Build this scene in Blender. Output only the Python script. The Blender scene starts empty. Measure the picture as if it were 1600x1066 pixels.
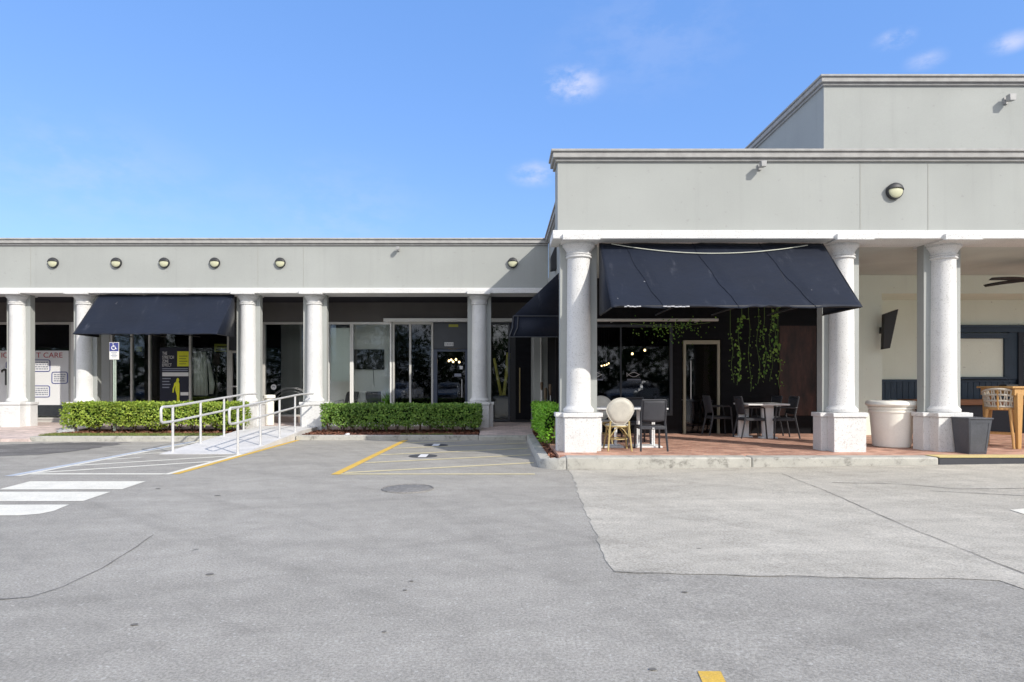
import bpy, bmesh, math, random
from mathutils import Vector, Matrix
R = math.radians
random.seed(7)
scene = bpy.context.scene
COL = scene.collection

# ------------------------------------------------------------------ camera
CAMZ = 1.36
FPX = 960.0            # focal length in pixels of the 1600 px wide photograph
cam_d = bpy.data.cameras.new('camera')
cam = bpy.data.objects.new('camera', cam_d); COL.objects.link(cam)
cam.location = (0, 0, CAMZ); cam.rotation_euler = (R(90), 0, 0)
cam_d.sensor_width = 36; cam_d.lens = 36 * FPX / 1600
cam_d.shift_x = 16 / 1600; cam_d.shift_y = 67 / 1600
cam_d.clip_start = 0.05; cam_d.clip_end = 2000
scene.camera = cam

# ------------------------------------------------------------------ sun, sky, exposure
SUN_D = Vector((-1.0, 1.07, -0.93)).normalized()      # direction the light travels
sun_el = math.asin(-SUN_D.z)
sun_az = math.atan2(-SUN_D.x, -SUN_D.y)
sl = bpy.data.lights.new('sun', 'SUN'); sl.energy = 2.0; sl.angle = R(0.55); sl.color = (1.0, 0.94, 0.84)
so = bpy.data.objects.new('sun', sl); COL.objects.link(so)
so.rotation_euler = SUN_D.to_track_quat('-Z', 'Y').to_euler(); so.location = (20, -20, 30)
scene.view_settings.view_transform = 'Standard'; scene.view_settings.look = 'None'
scene.view_settings.gamma = 1; scene.view_settings.exposure = 1.17

world = bpy.data.worlds.new('World'); scene.world = world; world.use_nodes = True
wt = world.node_tree; wn = wt.nodes; wl = wt.links
wn.clear()
def N(tree, t, **kw):
    n = tree.nodes.new(t)
    for k, v in kw.items(): setattr(n, k, v)
    return n
sky = N(wt, 'ShaderNodeTexSky'); sky.sky_type = 'NISHITA'; sky.sun_disc = False
sky.sun_elevation = sun_el; sky.sun_rotation = sun_az
sky.altitude = 0; sky.air_density = 1.0; sky.dust_density = 0.5; sky.ozone_density = 2.2
bg = N(wt, 'ShaderNodeBackground'); bg.inputs['Strength'].default_value = 0.15
wo = N(wt, 'ShaderNodeOutputWorld')
tc = N(wt, 'ShaderNodeTexCoord')
# small fair-weather clouds: soft spots in given sky directions, broken up by noise
cn = N(wt, 'ShaderNodeTexNoise'); cn.inputs['Scale'].default_value = 16; cn.inputs['Detail'].default_value = 8; cn.inputs['Roughness'].default_value = .62
mp = N(wt, 'ShaderNodeMapping'); mp.inputs['Scale'].default_value = (1, 1, 1.9)
wl.new(tc.outputs['Generated'], mp.inputs[0]); wl.new(mp.outputs[0], cn.inputs['Vector'])
total = None
for (px, py, rad, amt) in ((892, 132, .062, 1.0), (835, 272, .05, .75), (1398, 62, .03, .75), (1580, 66, .03, .75), (1446, 94, .03, .45), (150, 280, .22, .18), (520, 335, .22, .15), (1020, 60, .2, .12)):
    d = Vector(((px - 784) / FPX, 1, (600 - py) / FPX)).normalized()
    sub = N(wt, 'ShaderNodeVectorMath', operation='SUBTRACT'); wl.new(tc.outputs['Generated'], sub.inputs[0]); sub.inputs[1].default_value = d
    scl = N(wt, 'ShaderNodeVectorMath', operation='MULTIPLY'); wl.new(sub.outputs[0], scl.inputs[0]); scl.inputs[1].default_value = (1, 1, 2.0)
    ln = N(wt, 'ShaderNodeVectorMath', operation='LENGTH'); wl.new(scl.outputs[0], ln.inputs[0])
    mr = N(wt, 'ShaderNodeMapRange', interpolation_type='SMOOTHSTEP'); wl.new(ln.outputs['Value'], mr.inputs['Value'])
    mr.inputs['From Min'].default_value = 0; mr.inputs['From Max'].default_value = rad; mr.inputs['To Min'].default_value = amt; mr.inputs['To Max'].default_value = 0
    if total is None: total = mr.outputs[0]
    else:
        ad = N(wt, 'ShaderNodeMath', operation='ADD'); wl.new(total, ad.inputs[0]); wl.new(mr.outputs[0], ad.inputs[1]); total = ad.outputs[0]
cr = N(wt, 'ShaderNodeMapRange', interpolation_type='SMOOTHSTEP'); wl.new(cn.outputs['Fac'], cr.inputs['Value'])
cr.inputs['From Min'].default_value = .36; cr.inputs['From Max'].default_value = .66
mu = N(wt, 'ShaderNodeMath', operation='MULTIPLY', use_clamp=True); wl.new(total, mu.inputs[0]); wl.new(cr.outputs[0], mu.inputs[1])
hs = N(wt, 'ShaderNodeHueSaturation'); hs.inputs['Saturation'].default_value = 0.95; hs.inputs['Value'].default_value = 1.0
wl.new(sky.outputs[0], hs.inputs['Color'])
cm = N(wt, 'ShaderNodeMix', data_type='RGBA'); wl.new(mu.outputs[0], cm.inputs['Factor']); 
ev = N(wt, 'ShaderNodeMix', data_type='RGBA'); ev.inputs['Factor'].default_value = .70; wl.new(hs.outputs[0], ev.inputs[6]); ev.inputs[7].default_value = (.34, .96, 2.55, 1)   # a flat blue mixed over the sky evens it out
wl.new(ev.outputs[2], cm.inputs[6])
cm.inputs[7].default_value = (2.2, 2.35, 3.1, 1)
# broken bright cloud, added unseen behind the camera to lift the shade
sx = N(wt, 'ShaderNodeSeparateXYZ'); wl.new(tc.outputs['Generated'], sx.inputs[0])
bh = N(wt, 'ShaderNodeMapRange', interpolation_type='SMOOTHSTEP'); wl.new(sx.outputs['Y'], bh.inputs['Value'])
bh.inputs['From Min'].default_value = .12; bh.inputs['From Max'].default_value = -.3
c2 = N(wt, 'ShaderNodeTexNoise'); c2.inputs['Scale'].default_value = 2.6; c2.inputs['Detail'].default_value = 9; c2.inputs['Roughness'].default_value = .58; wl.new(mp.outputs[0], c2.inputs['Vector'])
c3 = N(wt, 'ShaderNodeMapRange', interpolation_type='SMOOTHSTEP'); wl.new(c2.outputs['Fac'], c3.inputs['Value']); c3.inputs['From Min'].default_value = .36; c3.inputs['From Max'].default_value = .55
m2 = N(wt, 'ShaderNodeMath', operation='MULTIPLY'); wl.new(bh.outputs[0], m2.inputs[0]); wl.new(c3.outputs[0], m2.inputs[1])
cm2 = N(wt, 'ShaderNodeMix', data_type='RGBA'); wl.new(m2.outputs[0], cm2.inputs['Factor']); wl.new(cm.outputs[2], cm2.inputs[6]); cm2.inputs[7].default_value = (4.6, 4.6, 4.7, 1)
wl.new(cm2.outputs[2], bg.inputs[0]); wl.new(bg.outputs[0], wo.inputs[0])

# ------------------------------------------------------------------ picture -> place
def gz(x): return 0.0133 * max(0.0, min(x, 12.0) - 0.66)      # the asphalt rises gently to the right
def gp(px, py):                                              # ground point seen at a pixel
    z = 0.0
    for _ in range(6):
        y = FPX * (CAMZ - z) / (py - 600); x = (px - 784) * y / FPX; z = gz(x)
    return (x, y)
def PX(px, y): return (px - 784) * y / FPX
def PZ(py, y): return CAMZ + (600 - py) * y / FPX

# ------------------------------------------------------------------ materials
M = {}
def newmat(name):
    m = bpy.data.materials.new(name); m.use_nodes = True; M[name] = m
    t = m.node_tree; b = t.nodes['Principled BSDF']
    return m, t, b
def link(t, a, b): t.links.new(a, b)
def noise(t, vec, scale, detail=4, rough=.55):
    n = N(t, 'ShaderNodeTexNoise'); n.inputs['Scale'].default_value = scale; n.inputs['Detail'].default_value = detail; n.inputs['Roughness'].default_value = rough
    if vec is not None: link(t, vec, n.inputs['Vector'])
    return n.outputs['Fac']
def rng(t, v, a, b, c, d, smooth=False):
    n = N(t, 'ShaderNodeMapRange'); 
    if smooth: n.interpolation_type = 'SMOOTHSTEP'
    link(t, v, n.inputs['Value']); n.inputs['From Min'].default_value = a; n.inputs['From Max'].default_value = b; n.inputs['To Min'].default_value = c; n.inputs['To Max'].default_value = d
    return n.outputs[0]
def mixc(t, f, a, b, mode='MIX'):
    n = N(t, 'ShaderNodeMix', data_type='RGBA', blend_type=mode)
    if isinstance(f, float): n.inputs['Factor'].default_value = f
    else: link(t, f, n.inputs['Factor'])
    for s, v in ((6, a), (7, b)):
        if isinstance(v, tuple): n.inputs[s].default_value = (*v, 1) if len(v) == 3 else v
        else: link(t, v, n.inputs[s])
    return n.outputs[2]
def scalec(t, c, f):      # colour * factor socket
    n = N(t, 'ShaderNodeVectorMath', operation='SCALE')
    if isinstance(c, tuple): n.inputs[0].default_value = c
    else: link(t, c, n.inputs[0])
    link(t, f, n.inputs['Scale']); return n.outputs[0]
def bump(t, b, h, strength, dist=.01):
    n = N(t, 'ShaderNodeBump'); n.inputs['Strength'].default_value = strength; n.inputs['Distance'].default_value = dist
    link(t, h, n.inputs['Height']); link(t, n.outputs[0], b.inputs['Normal'])
def coords(t, stretch=None, world=True):
    if world: v = N(t, 'ShaderNodeNewGeometry').outputs['Position']
    else: v = N(t, 'ShaderNodeTexCoord').outputs['Object']
    if stretch:
        m = N(t, 'ShaderNodeMapping'); m.inputs['Scale'].default_value = stretch; link(t, v, m.inputs[0]); v = m.outputs[0]
    return v
def mat(name, col, rough=.6, var=.08, vscale=2.5, fine=.06, fscale=50, bmp=.15, bscale=90, metal=0, spec=.4, stretch=None, world=True):
    m, t, b = newmat(name)
    v = coords(t, stretch, world)
    c = scalec(t, col, rng(t, noise(t, v, vscale), .25, .75, 1 - var, 1 + var))
    c = scalec(t, c, rng(t, noise(t, v, fscale, 2), .25, .75, 1 - fine, 1 + fine))
    link(t, c, b.inputs['Base Color'])
    b.inputs['Roughness'].default_value = rough; b.inputs['Metallic'].default_value = metal; b.inputs['Specular IOR Level'].default_value = spec
    if bmp: bump(t, b, noise(t, v, bscale, 3), bmp)
    return m

def stucco(name, col, streak=.09):
    m, t, b = newmat(name)
    v = coords(t)
    c = scalec(t, col, rng(t, noise(t, v, .7, 5), .3, .7, .955, 1.045))
    c = scalec(t, c, rng(t, noise(t, coords(t, (4, 4, .22)), 1.0, 7, .7), .50, .76, 1.0, 1 - streak * .85, True))
    c = scalec(t, c, rng(t, noise(t, v, 70, 3), .3, .7, .965, 1.035))
    c = mixc(t, rng(t, noise(t, coords(t, (1.0, 1, 1.4)), 9, 2), .70, .74, 0, .35), c, (.24, .24, .23))
    c = scalec(t, c, rng(t, noise(t, v, .33, 2), .40, .60, .97, 1.03, True))
    link(t, c, b.inputs['Base Color']); b.inputs['Roughness'].default_value = .85; b.inputs['Specular IOR Level'].default_value = .25
    bump(t, b, noise(t, v, 110, 4), .25, .006)
stucco('wall', (.345, .358, .345))
stucco('wall_side', (.345, .358, .345))
stucco('cream_wall', (.72, .79, .70), .05)

def stone():
    m, t, b = newmat('stone')
    v = coords(t)
    c = scalec(t, (.67, .67, .665), rng(t, noise(t, v, 3, 5), .3, .7, .94, 1.04))
    p1 = rng(t, noise(t, v, 62, 4, .65), .55, .65, 0, 1, True)
    p2 = rng(t, noise(t, v, 24, 5, .65), .63, .74, 0, 1, True)
    pm = N(t, 'ShaderNodeMath', operation='MAXIMUM'); link(t, p1, pm.inputs[0]); link(t, p2, pm.inputs[1])
    fac = N(t, 'ShaderNodeMath', operation='MULTIPLY'); link(t, pm.outputs[0], fac.inputs[0]); fac.inputs[1].default_value = .62
    c = mixc(t, fac.outputs[0], c, (.30, .29, .275))
    link(t, c, b.inputs['Base Color']); b.inputs['Roughness'].default_value = .9; b.inputs['Specular IOR Level'].default_value = .2
    inv = N(t, 'ShaderNodeMath', operation='SUBTRACT'); inv.inputs[0].default_value = 1; link(t, pm.outputs[0], inv.inputs[1])
    bump(t, b, inv.outputs[0], .5, .008)
stone()
def cornice_m():
    m, t, b = newmat('cornice')
    v = coords(t)
    c = scalec(t, (.36, .355, .345), rng(t, noise(t, v, 6, 6, .7), .3, .7, .8, 1.15))
    c = mixc(t, rng(t, noise(t, v, 24, 5, .7), .58, .72, 0, .6, True), c, (.22, .21, .2))
    link(t, c, b.inputs['Base Color']); b.inputs['Roughness'].default_value = .9
    bump(t, b, noise(t, v, 45, 5, .7), .4, .01)
cornice_m()
def asphalt(name, col, blot, streaks=.1):
    m, t, b = newmat(name)
    v = coords(t)
    c = scalec(t, col, rng(t, noise(t, v, .45, 6, .6), .3, .7, 1 - blot, 1 + blot))
    c = scalec(t, c, rng(t, noise(t, coords(t, (.22, 1.6, 1)), 1.1, 6, .7), .3, .72, 1 + streaks * .5, 1 - streaks))
    for rot, sc_, am in ((38, (.10, 2.6, 1), .09), (-22, (.14, 3.4, 1), .07), (64, (.12, 3.0, 1), .06)):      # worn tyre tracks in several directions
        mpp = N(t, 'ShaderNodeMapping'); mpp.inputs['Rotation'].default_value = (0, 0, R(rot)); mpp.inputs['Scale'].default_value = (1, 1, 1); link(t, v, mpp.inputs[0])
        mp2 = N(t, 'ShaderNodeMapping'); mp2.inputs['Scale'].default_value = sc_; link(t, mpp.outputs[0], mp2.inputs[0])
        c = scalec(t, c, rng(t, noise(t, mp2.outputs[0], 1.0, 5, .6), .5, .68, 1, 1 - am, True))
    c = mixc(t, rng(t, noise(t, v, .8, 5, .7), .60, .74, 0, .35, True), c, tuple(k * .62 for k in col))      # oily stains
    c = scalec(t, c, rng(t, noise(t, v, 3.2, 7, .8), .3, .7, .86, 1.13))
    c = scalec(t, c, rng(t, noise(t, v, 60, 5, .85), .34, .66, .60, 1.40))
    vo = N(t, 'ShaderNodeTexVoronoi'); vo.inputs['Scale'].default_value = 75; link(t, v, vo.inputs['Vector'])
    c = mixc(t, rng(t, vo.outputs['Color'], .86, .97, 0, .45), c, (.62, .60, .56))
    sp = rng(t, noise(t, v, 1.7, 3, .5), .735, .765, 0, .7, True)
    c = mixc(t, sp, c, (.07, .07, .07))
    link(t, c, b.inputs['Base Color']); b.inputs['Roughness'].default_value = .92; b.inputs['Specular IOR Level'].default_value = .25
    bump(t, b, noise(t, v, 120, 4, .7), .55, .008)
asphalt('asphalt', (.345, .325, .288), .10, .12)
asphalt('asphalt_old', (.465, .433, .372), .10, .18)
asphalt('asphalt_dark', (.20, .19, .18), .35, .55)
mat('crack', (.17, .16, .145), .95, .3, 8)
def concrete(name, col, dirt=.5):
    m, t, b = newmat(name)
    v = coords(t)
    c = scalec(t, col, rng(t, noise(t, v, 2.2, 6, .65), .3, .7, .86, 1.1))
    c = mixc(t, rng(t, noise(t, v, 4.5, 7, .78), .49, .70, 0, dirt, True), c, (.15, .145, .13))
    c = scalec(t, c, rng(t, noise(t, v, 80, 3), .3, .7, .88, 1.12))
    link(t, c, b.inputs['Base Color']); b.inputs['Roughness'].default_value = .9
    bump(t, b, noise(t, v, 40, 5, .7), .4, .01)
concrete('curb', (.43, .42, .38), .85)
concrete('ramp', (.60, .59, .58), .15)
concrete('kerb_black', (.055, .057, .065), .2)
def paint(name, col, wear):
    m, t, b = newmat(name)
    v = coords(t)
    c = scalec(t, col, rng(t, noise(t, v, 4, 5), .3, .7, .9, 1.06))
    c = mixc(t, rng(t, noise(t, v, 22, 6, .75), .5, .72, 0, wear, True), c, (.27, .265, .26))
    c = scalec(t, c, rng(t, noise(t, v, 95, 3, .7), .32, .68, .86, 1.14))
    link(t, c, b.inputs['Base Color']); b.inputs['Roughness'].default_value = .85
    bump(t, b, noise(t, v, 120, 4, .7), .4, .006)
paint('paint_white', (.72, .69, .60), .32)
paint('paint_yellow', (.66, .42, .07), .4)
paint('paint_faded', (.60, .52, .31), .85)
paint('paint_blue', (.46, .50, .56), .5)
paint('kerb_yellow', (.62, .50, .22), .4)
def brick(name, c1, c2, mort, sc, off=(0, 0, 0)):
    m, t, b = newmat(name)
    v = coords(t)
    bt = N(t, 'ShaderNodeTexBrick'); link(t, v, bt.inputs['Vector'])
    bt.inputs['Color1'].default_value = (*c1, 1); bt.inputs['Color2'].default_value = (*c2, 1); bt.inputs['Mortar'].default_value = (*mort, 1)
    bt.inputs['Scale'].default_value = sc; bt.inputs['Mortar Size'].default_value = .014; bt.inputs['Brick Width'].default_value = .5; bt.inputs['Row Height'].default_value = .25; bt.inputs['Bias'].default_value = 0
    c = scalec(t, bt.outputs['Color'], rng(t, noise(t, v, 4, 5), .3, .7, .75, 1.2))
    c = scalec(t, c, rng(t, noise(t, v, 60, 3), .3, .7, .88, 1.12))
    link(t, c, b.inputs['Base Color']); b.inputs['Roughness'].default_value = .8
    bump(t, b, bt.outputs['Fac'], -.4, .006)
brick('brick_floor', (.58, .33, .24), (.33, .165, .12), (.46, .35, .28), 2.4)
brick('paver', (.60, .49, .45), (.48, .39, .36), (.40, .35, .32), 2.4)
brick('brick_sill', (.36, .17, .11), (.30, .13, .09), (.25, .2, .17), 2.4)
mat('soil', (.16, .075, .05), .95, .3, 6, .3, 40, .8, 30)
def leafmat(name, c1, c2, trans=.35, rough=.6):
    m, t, b = newmat(name)
    g = N(t, 'ShaderNodeNewGeometry')
    c = mixc(t, g.outputs['Random Per Island'], c1, c2)
    c = scalec(t, c, rng(t, noise(t, coords(t), 3.0, 4), .3, .7, .75, 1.25))
    link(t, c, b.inputs['Base Color']); b.inputs['Roughness'].default_value = rough
    tr = N(t, 'ShaderNodeBsdfTranslucent'); link(t, c, tr.inputs['Color'])
    mx = N(t, 'ShaderNodeMixShader'); mx.inputs[0].default_value = trans
    link(t, b.outputs[0], mx.inputs[1]); link(t, tr.outputs[0], mx.inputs[2]); link(t, mx.outputs[0], t.nodes['Material Output'].inputs[0])
leafmat('leaf_yellow', (.14, .25, .02), (.48, .58, .09))
leafmat('leaf_green', (.08, .19, .03), (.27, .42, .08))
leafmat('leaf_bright', (.16, .40, .02), (.36, .66, .08))
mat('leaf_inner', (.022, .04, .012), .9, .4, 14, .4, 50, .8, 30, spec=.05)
leafmat('leaf_vine', (.07, .21, .03), (.32, .50, .09))
leafmat('leaf_far', (.025, .055, .014), (.07, .11, .03))
leafmat('grass', (.10, .17, .03), (.28, .30, .09))
leafmat('mulch', (.10, .035, .02), (.30, .13, .075), .0, .9)
mat('stem', (.14, .10, .065), .9, .2, 8)
mat('leaf_stem', (.12, .2, .05), .7, .2, 8)
def canvas(name, col):
    m, t, b = newmat(name)
    v = coords(t)
    c = scalec(t, col, rng(t, noise(t, v, 1.2, 5), .3, .7, .85, 1.2))
    c = mixc(t, rng(t, noise(t, coords(t, (3.2, 1.0, .8)), 1.6, 6, .65), .58, .85, 0, .16, True), c, (.40, .42, .50))
    c = mixc(t, rng(t, noise(t, v, 6.5, 2, .5), .775, .79, 0, .45), c, (.5, .5, .53))
    link(t, c, b.inputs['Base Color']); b.inputs['Roughness'].default_value = .62; b.inputs['Specular IOR Level'].default_value = .22
    bump(t, b, noise(t, coords(t, (1.2, 3, 3)), 1.6, 5), .35, .05)
canvas('canvas', (.006, .010, .022))
M['canvas'].node_tree.nodes['Principled BSDF'].inputs['Sheen Weight'].default_value = .06
canvas('canvas_seam', (.010, .013, .025))
mat('black_metal', (.02, .02, .022), .45, .1, 3, .05, 60, .05)
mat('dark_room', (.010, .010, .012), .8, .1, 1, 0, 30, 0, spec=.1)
mat('black_panel', (.006, .006, .008), .5, .35, 2.0, .2, 30, .2, 12, spec=.12, stretch=(1, 1, 5))
mat('brown_panel', (.035, .013, .009), .5, .95, 2.6, .3, 14, .2, 12, stretch=(3, 1, .8))
mat('ceiling', (.50, .55, .53), .9, .1, 1)
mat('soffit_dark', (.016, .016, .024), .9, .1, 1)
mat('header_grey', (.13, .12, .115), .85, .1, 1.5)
mat('alu', (.50, .49, .46), .45, .06, 3, .03, 60, .03, 60)
mat('alu_white', (.74, .74, .72), .45, .05, 3, .03, 60, .03)
mat('alu_dark', (.045, .05, .06), .4, .1, 3, .03, 60, .03)
mat('door_blue', (.055, .07, .105), .45, .1, 3, .03, 60, .03)
mat('galv', (.60, .60, .60), .42, .08, 5, .06, 40, .06, 60, metal=.25)
mat('room_white', (.92, .92, .88), .8, .04, 1)
mat('room_grey', (.40, .42, .42), .8, .06, 1)
mat('blind', (.86, .90, .84), .8, .03, 2, .05, 60, .1, 30, stretch=(1, 1, 6))
mat('tv', (.006, .006, .008), .2, 0, 2, 0, 20, 0)
mat('film_white', (.72, .73, .74), .5, .03, 2)
mat('ink_red', (.42, .045, .06), .5, .05, 8)
mat('ink_blue', (.035, .055, .27), .5, .05, 8)
mat('ink_grey', (.25, .27, .34), .5, .05, 8)
mat('poster_navy', (.009, .011, .028), .5, .1, 3)
mat('poster_yellow', (.75, .76, .03), .5, .08, 6)
mat('poster_olive', (.30, .30, .03), .5, .08, 6)
mat('ink_white', (.75, .75, .76), .5, .04, 6)
mat('ink_black', (.02, .02, .02), .5, .04, 6)
mat('glass_white', (.55, .55, .55), .6, .04, 6)
mat('cream_plastic', (.66, .63, .52), .4, .05, 5)
mat('reflection_sheet', (.75, .75, .68), .8, .1, 5)  # pale colour for the sheets that imitate a reflection in the glass
mat('navy', (.022, .045, .075), .5, .12, 3, .05, 40, .08, 20)
mat('navy_dark', (.012, .018, .03), .5, .12, 3)
mat('bench_wood', (.23, .11, .055), .55, .2, 4, .1, 30, .1, 20, stretch=(.5, 6, 6))
mat('teak', (.50, .29, .11), .5, .16, 4, .1, 30, .12, 25, stretch=(6, 6, .8), world=False)
mat('rope', (.50, .46, .39), .85, .12, 12, .1, 60, .4, 70, world=False)
mat('rattan', (.43, .34, .15), .5, .15, 9, .1, 40, .15, 40, world=False)
def weave(name, c1, c2, sc):
    m, t, b = newmat(name)
    v = coords(t, None, False)
    ch = N(t, 'ShaderNodeTexChecker'); ch.inputs['Scale'].default_value = sc; link(t, v, ch.inputs['Vector'])
    ch.inputs['Color1'].default_value = (*c1, 1); ch.inputs['Color2'].default_value = (*c2, 1)
    c = scalec(t, ch.outputs['Color'], rng(t, noise(t, v, 7, 4), .3, .7, .9, 1.1))
    link(t, c, b.inputs['Base Color']); b.inputs['Roughness'].default_value = .6
    bump(t, b, ch.outputs['Fac'], .5, .003)
weave('weave_cream', (.62, .60, .53), (.50, .48, .42), 90)
weave('weave_black', (.055, .058, .07), (.025, .026, .032), 80)
mat('chair_black', (.045, .047, .055), .45, .1, 6, .06, 50, .08, 50, world=False)
mat('table_white', (.70, .71, .72), .35, .04, 4, .03, 40, .03, world=False)
mat('base_grey', (.74, .76, .77), .5, .06, 4, .03, 40, .03, world=False)
mat('pot_white', (.88, .86, .78), .5, .05, 3, .03, 40, .06, 40, world=False)
mat('planter_dark', (.075, .08, .095), .5, .15, 5, .1, 40, .12, 40, world=False)
mat('lamp_body', (.03, .031, .034), .5, .08, 8, .04, 60, .05, world=False)
mat('lamp_lens', (.52, .52, .36), .35, .06, 8, .03, 60, .03, world=False)
mat('flood', (.33, .33, .33), .5, .08, 8, .04, 60, .05, world=False)
mat('sign_blue', (.05, .06, .22), .45, .05, 8, world=False)
mat('sign_white', (.70, .69, .66), .45, .05, 8, world=False)
mat('sign_green', (.36, .42, .36), .5, .08, 8, world=False)
mat('iron', (.21, .20, .185), .7, .25, 14, .3, 60, .9, 45, world=False)
mat('gold', (.42, .33, .16), .35, .1, 8, metal=.6)
mat('bamboo', (.62, .55, .13), .5, .2, 6)
mat('cord', (.55, .56, .48), .8, .05, 5)
mat('beige_frame', (.36, .34, .26), .5, .08, 4)
mat('rock', (.34, .34, .35), .9, .25, 9, .15, 40, .6, 20)
mat('joint', (.31, .31, .285), .9, .1, 4)
mat('frayed', (.42, .42, .44), .8, .2, 9)
mat('roof', (.35, .35, .34), .9, .1, 1)
m, t, b = newmat('bulb'); b.inputs['Base Color'].default_value = (1, .75, .4, 1); b.inputs['Emission Color'].default_value = (1, .68, .30, 1); b.inputs['Emission Strength'].default_value = 6.0
def glass(name, tint, boost):
    m, t, b = newmat(name); t.nodes.remove(b)
    tr = N(t, 'ShaderNodeBsdfTransparent'); tr.inputs[0].default_value = (*tint, 1)
    gl = N(t, 'ShaderNodeBsdfGlossy'); gl.inputs['Roughness'].default_value = .03; gl.inputs[0].default_value = (.95, .97, 1, 1)
    fr = N(t, 'ShaderNodeFresnel'); fr.inputs['IOR'].default_value = 1.5
    mm = N(t, 'ShaderNodeMath', operation='MULTIPLY', use_clamp=True); link(t, fr.outputs[0], mm.inputs[0]); mm.inputs[1].default_value = boost
    mx = N(t, 'ShaderNodeMixShader'); link(t, mm.outputs[0], mx.inputs[0]); link(t, tr.outputs[0], mx.inputs[1]); link(t, gl.outputs[0], mx.inputs[2])
    nz = noise(t, coords(t), .9, 2); bp = N(t, 'ShaderNodeBump'); bp.inputs['Strength'].default_value = .05; bp.inputs['Distance'].default_value = .02
    link(t, nz, bp.inputs['Height']); link(t, bp.outputs[0], gl.inputs['Normal'])
    link(t, mx.outputs[0], t.nodes['Material Output'].inputs[0])
glass('glass', (.93, .95, .94), 1.0)
glass('glass_dark', (.55, .57, .60), 1.0)

# ------------------------------------------------------------------ object helpers
def root_loc(p):
    v = Vector((0, 0, 0))
    while p is not None: v += p.location; p = p.parent
    return v
class MB:
    def __init__(s): s.v = []; s.f = []
    def add(s, vs, fs):
        o = len(s.v); s.v += [tuple(p) for p in vs]; s.f += [tuple(i + o for i in f) for f in fs]; return s
    def box(s, x0, x1, y0, y1, z0, z1):
        x0, x1 = min(x0, x1), max(x0, x1); y0, y1 = min(y0, y1), max(y0, y1); z0, z1 = min(z0, z1), max(z0, z1)
        return s.add([(x0, y0, z0), (x1, y0, z0), (x1, y1, z0), (x0, y1, z0), (x0, y0, z1), (x1, y0, z1), (x1, y1, z1), (x0, y1, z1)],
                     [(0, 3, 2, 1), (4, 5, 6, 7), (0, 1, 5, 4), (1, 2, 6, 5), (2, 3, 7, 6), (3, 0, 4, 7)])
    def hexa(s, b, tp):      # 4 bottom + 4 top points
        return s.add(list(b) + list(tp), [(0, 3, 2, 1), (4, 5, 6, 7), (0, 1, 5, 4), (1, 2, 6, 5), (2, 3, 7, 6), (3, 0, 4, 7)])
    def prism(s, pts, d):    # polygon extruded by vector d
        n = len(pts); d = Vector(d); a = [Vector(p) for p in pts]; b = [p + d for p in a]
        return s.add(a + b, [tuple(reversed(range(n))), tuple(range(n, 2 * n))] + [(i, (i + 1) % n, n + (i + 1) % n, n + i) for i in range(n)])
    def tube(s, path, r, n=10, closed=False, sx=1.0):
        P = [Vector(p) for p in path]; k = len(P); rs = r if isinstance(r, (list, tuple)) else [r] * k
        vs = []; up = None
        for i, p in enumerate(P):
            if closed: tdir = (P[(i + 1) % k] - P[i - 1]).normalized()
            else: tdir = ((P[i + 1] if i < k - 1 else p) - (P[i - 1] if i > 0 else p)).normalized()
            if up is None:
                up = Vector((0, 0, 1)) if abs(tdir.z) < .9 else Vector((1, 0, 0))
            a = tdir.cross(up).normalized(); bb = a.cross(tdir).normalized(); up = bb
            for j in range(n):
                th = 2 * math.pi * j / n
                vs.append(p + (a * math.cos(th) * sx + bb * math.sin(th)) * rs[i])
        fs = []
        for i in range(k if closed else k - 1):
            for j in range(n):
                a0 = i * n + j; a1 = i * n + (j + 1) % n; b0 = ((i + 1) % k) * n + j; b1 = ((i + 1) % k) * n + (j + 1) % n
                fs.append((a0, a1, b1, b0))
        if not closed: fs += [tuple(reversed(range(n))), tuple(range((k - 1) * n, k * n))]
        return s.add(vs, fs)
    def lathe(s, cx, cy, prof, n=28):   # profile of (r, z), bottom to top
        vs = []; k = len(prof)
        for (r, z) in prof:
            for j in range(n):
                th = 2 * math.pi * j / n; vs.append((cx + r * math.cos(th), cy + r * math.sin(th), z))
        fs = [(i * n + j, i * n + (j + 1) % n, (i + 1) * n + (j + 1) % n, (i + 1) * n + j) for i in range(k - 1) for j in range(n)]
        fs += [tuple(reversed(range(n))), tuple(range((k - 1) * n, k * n))]
        return s.add(vs, fs)
    def build(s, name, m, parent=None, bevel=0, world=True, sharp=32, solid=0):
        me = bpy.data.meshes.new(name)
        off = root_loc(parent) if (world and parent is not None) else Vector((0, 0, 0))
        me.from_pydata([(x - off.x, y - off.y, z - off.z) for x, y, z in s.v], [], s.f)
        bm = bmesh.new(); bm.from_mesh(me); bmesh.ops.recalc_face_normals(bm, faces=bm.faces); bm.to_mesh(me); bm.free()
        me.materials.append(M[m])
        for p in me.polygons: p.use_smooth = True
        me.set_sharp_from_angle(angle=R(sharp)); me.update()
        o = bpy.data.objects.new(name, me); COL.objects.link(o); o.parent = parent
        if bevel:
            bv = o.modifiers.new('bevel', 'BEVEL'); bv.width = bevel; bv.segments = 2; bv.limit_method = 'ANGLE'; bv.angle_limit = R(40)
        if solid:
            sd = o.modifiers.new('solid', 'SOLIDIFY'); sd.thickness = solid; sd.offset = 0
        return o
def tag(o, label=None, cat=None, group=None, kind=None):
    if label: o['label'] = label
    if cat: o['category'] = cat
    if group: o['group'] = group
    if kind: o['kind'] = kind
    return o
def thing(name, label, cat, loc=(0, 0, 0), group=None, rz=0):
    o = bpy.data.objects.new(name, None); COL.objects.link(o); o.empty_display_size = .2
    o.location = loc; o.rotation_euler = (0, 0, rz)
    return tag(o, label, cat, group)
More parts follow.
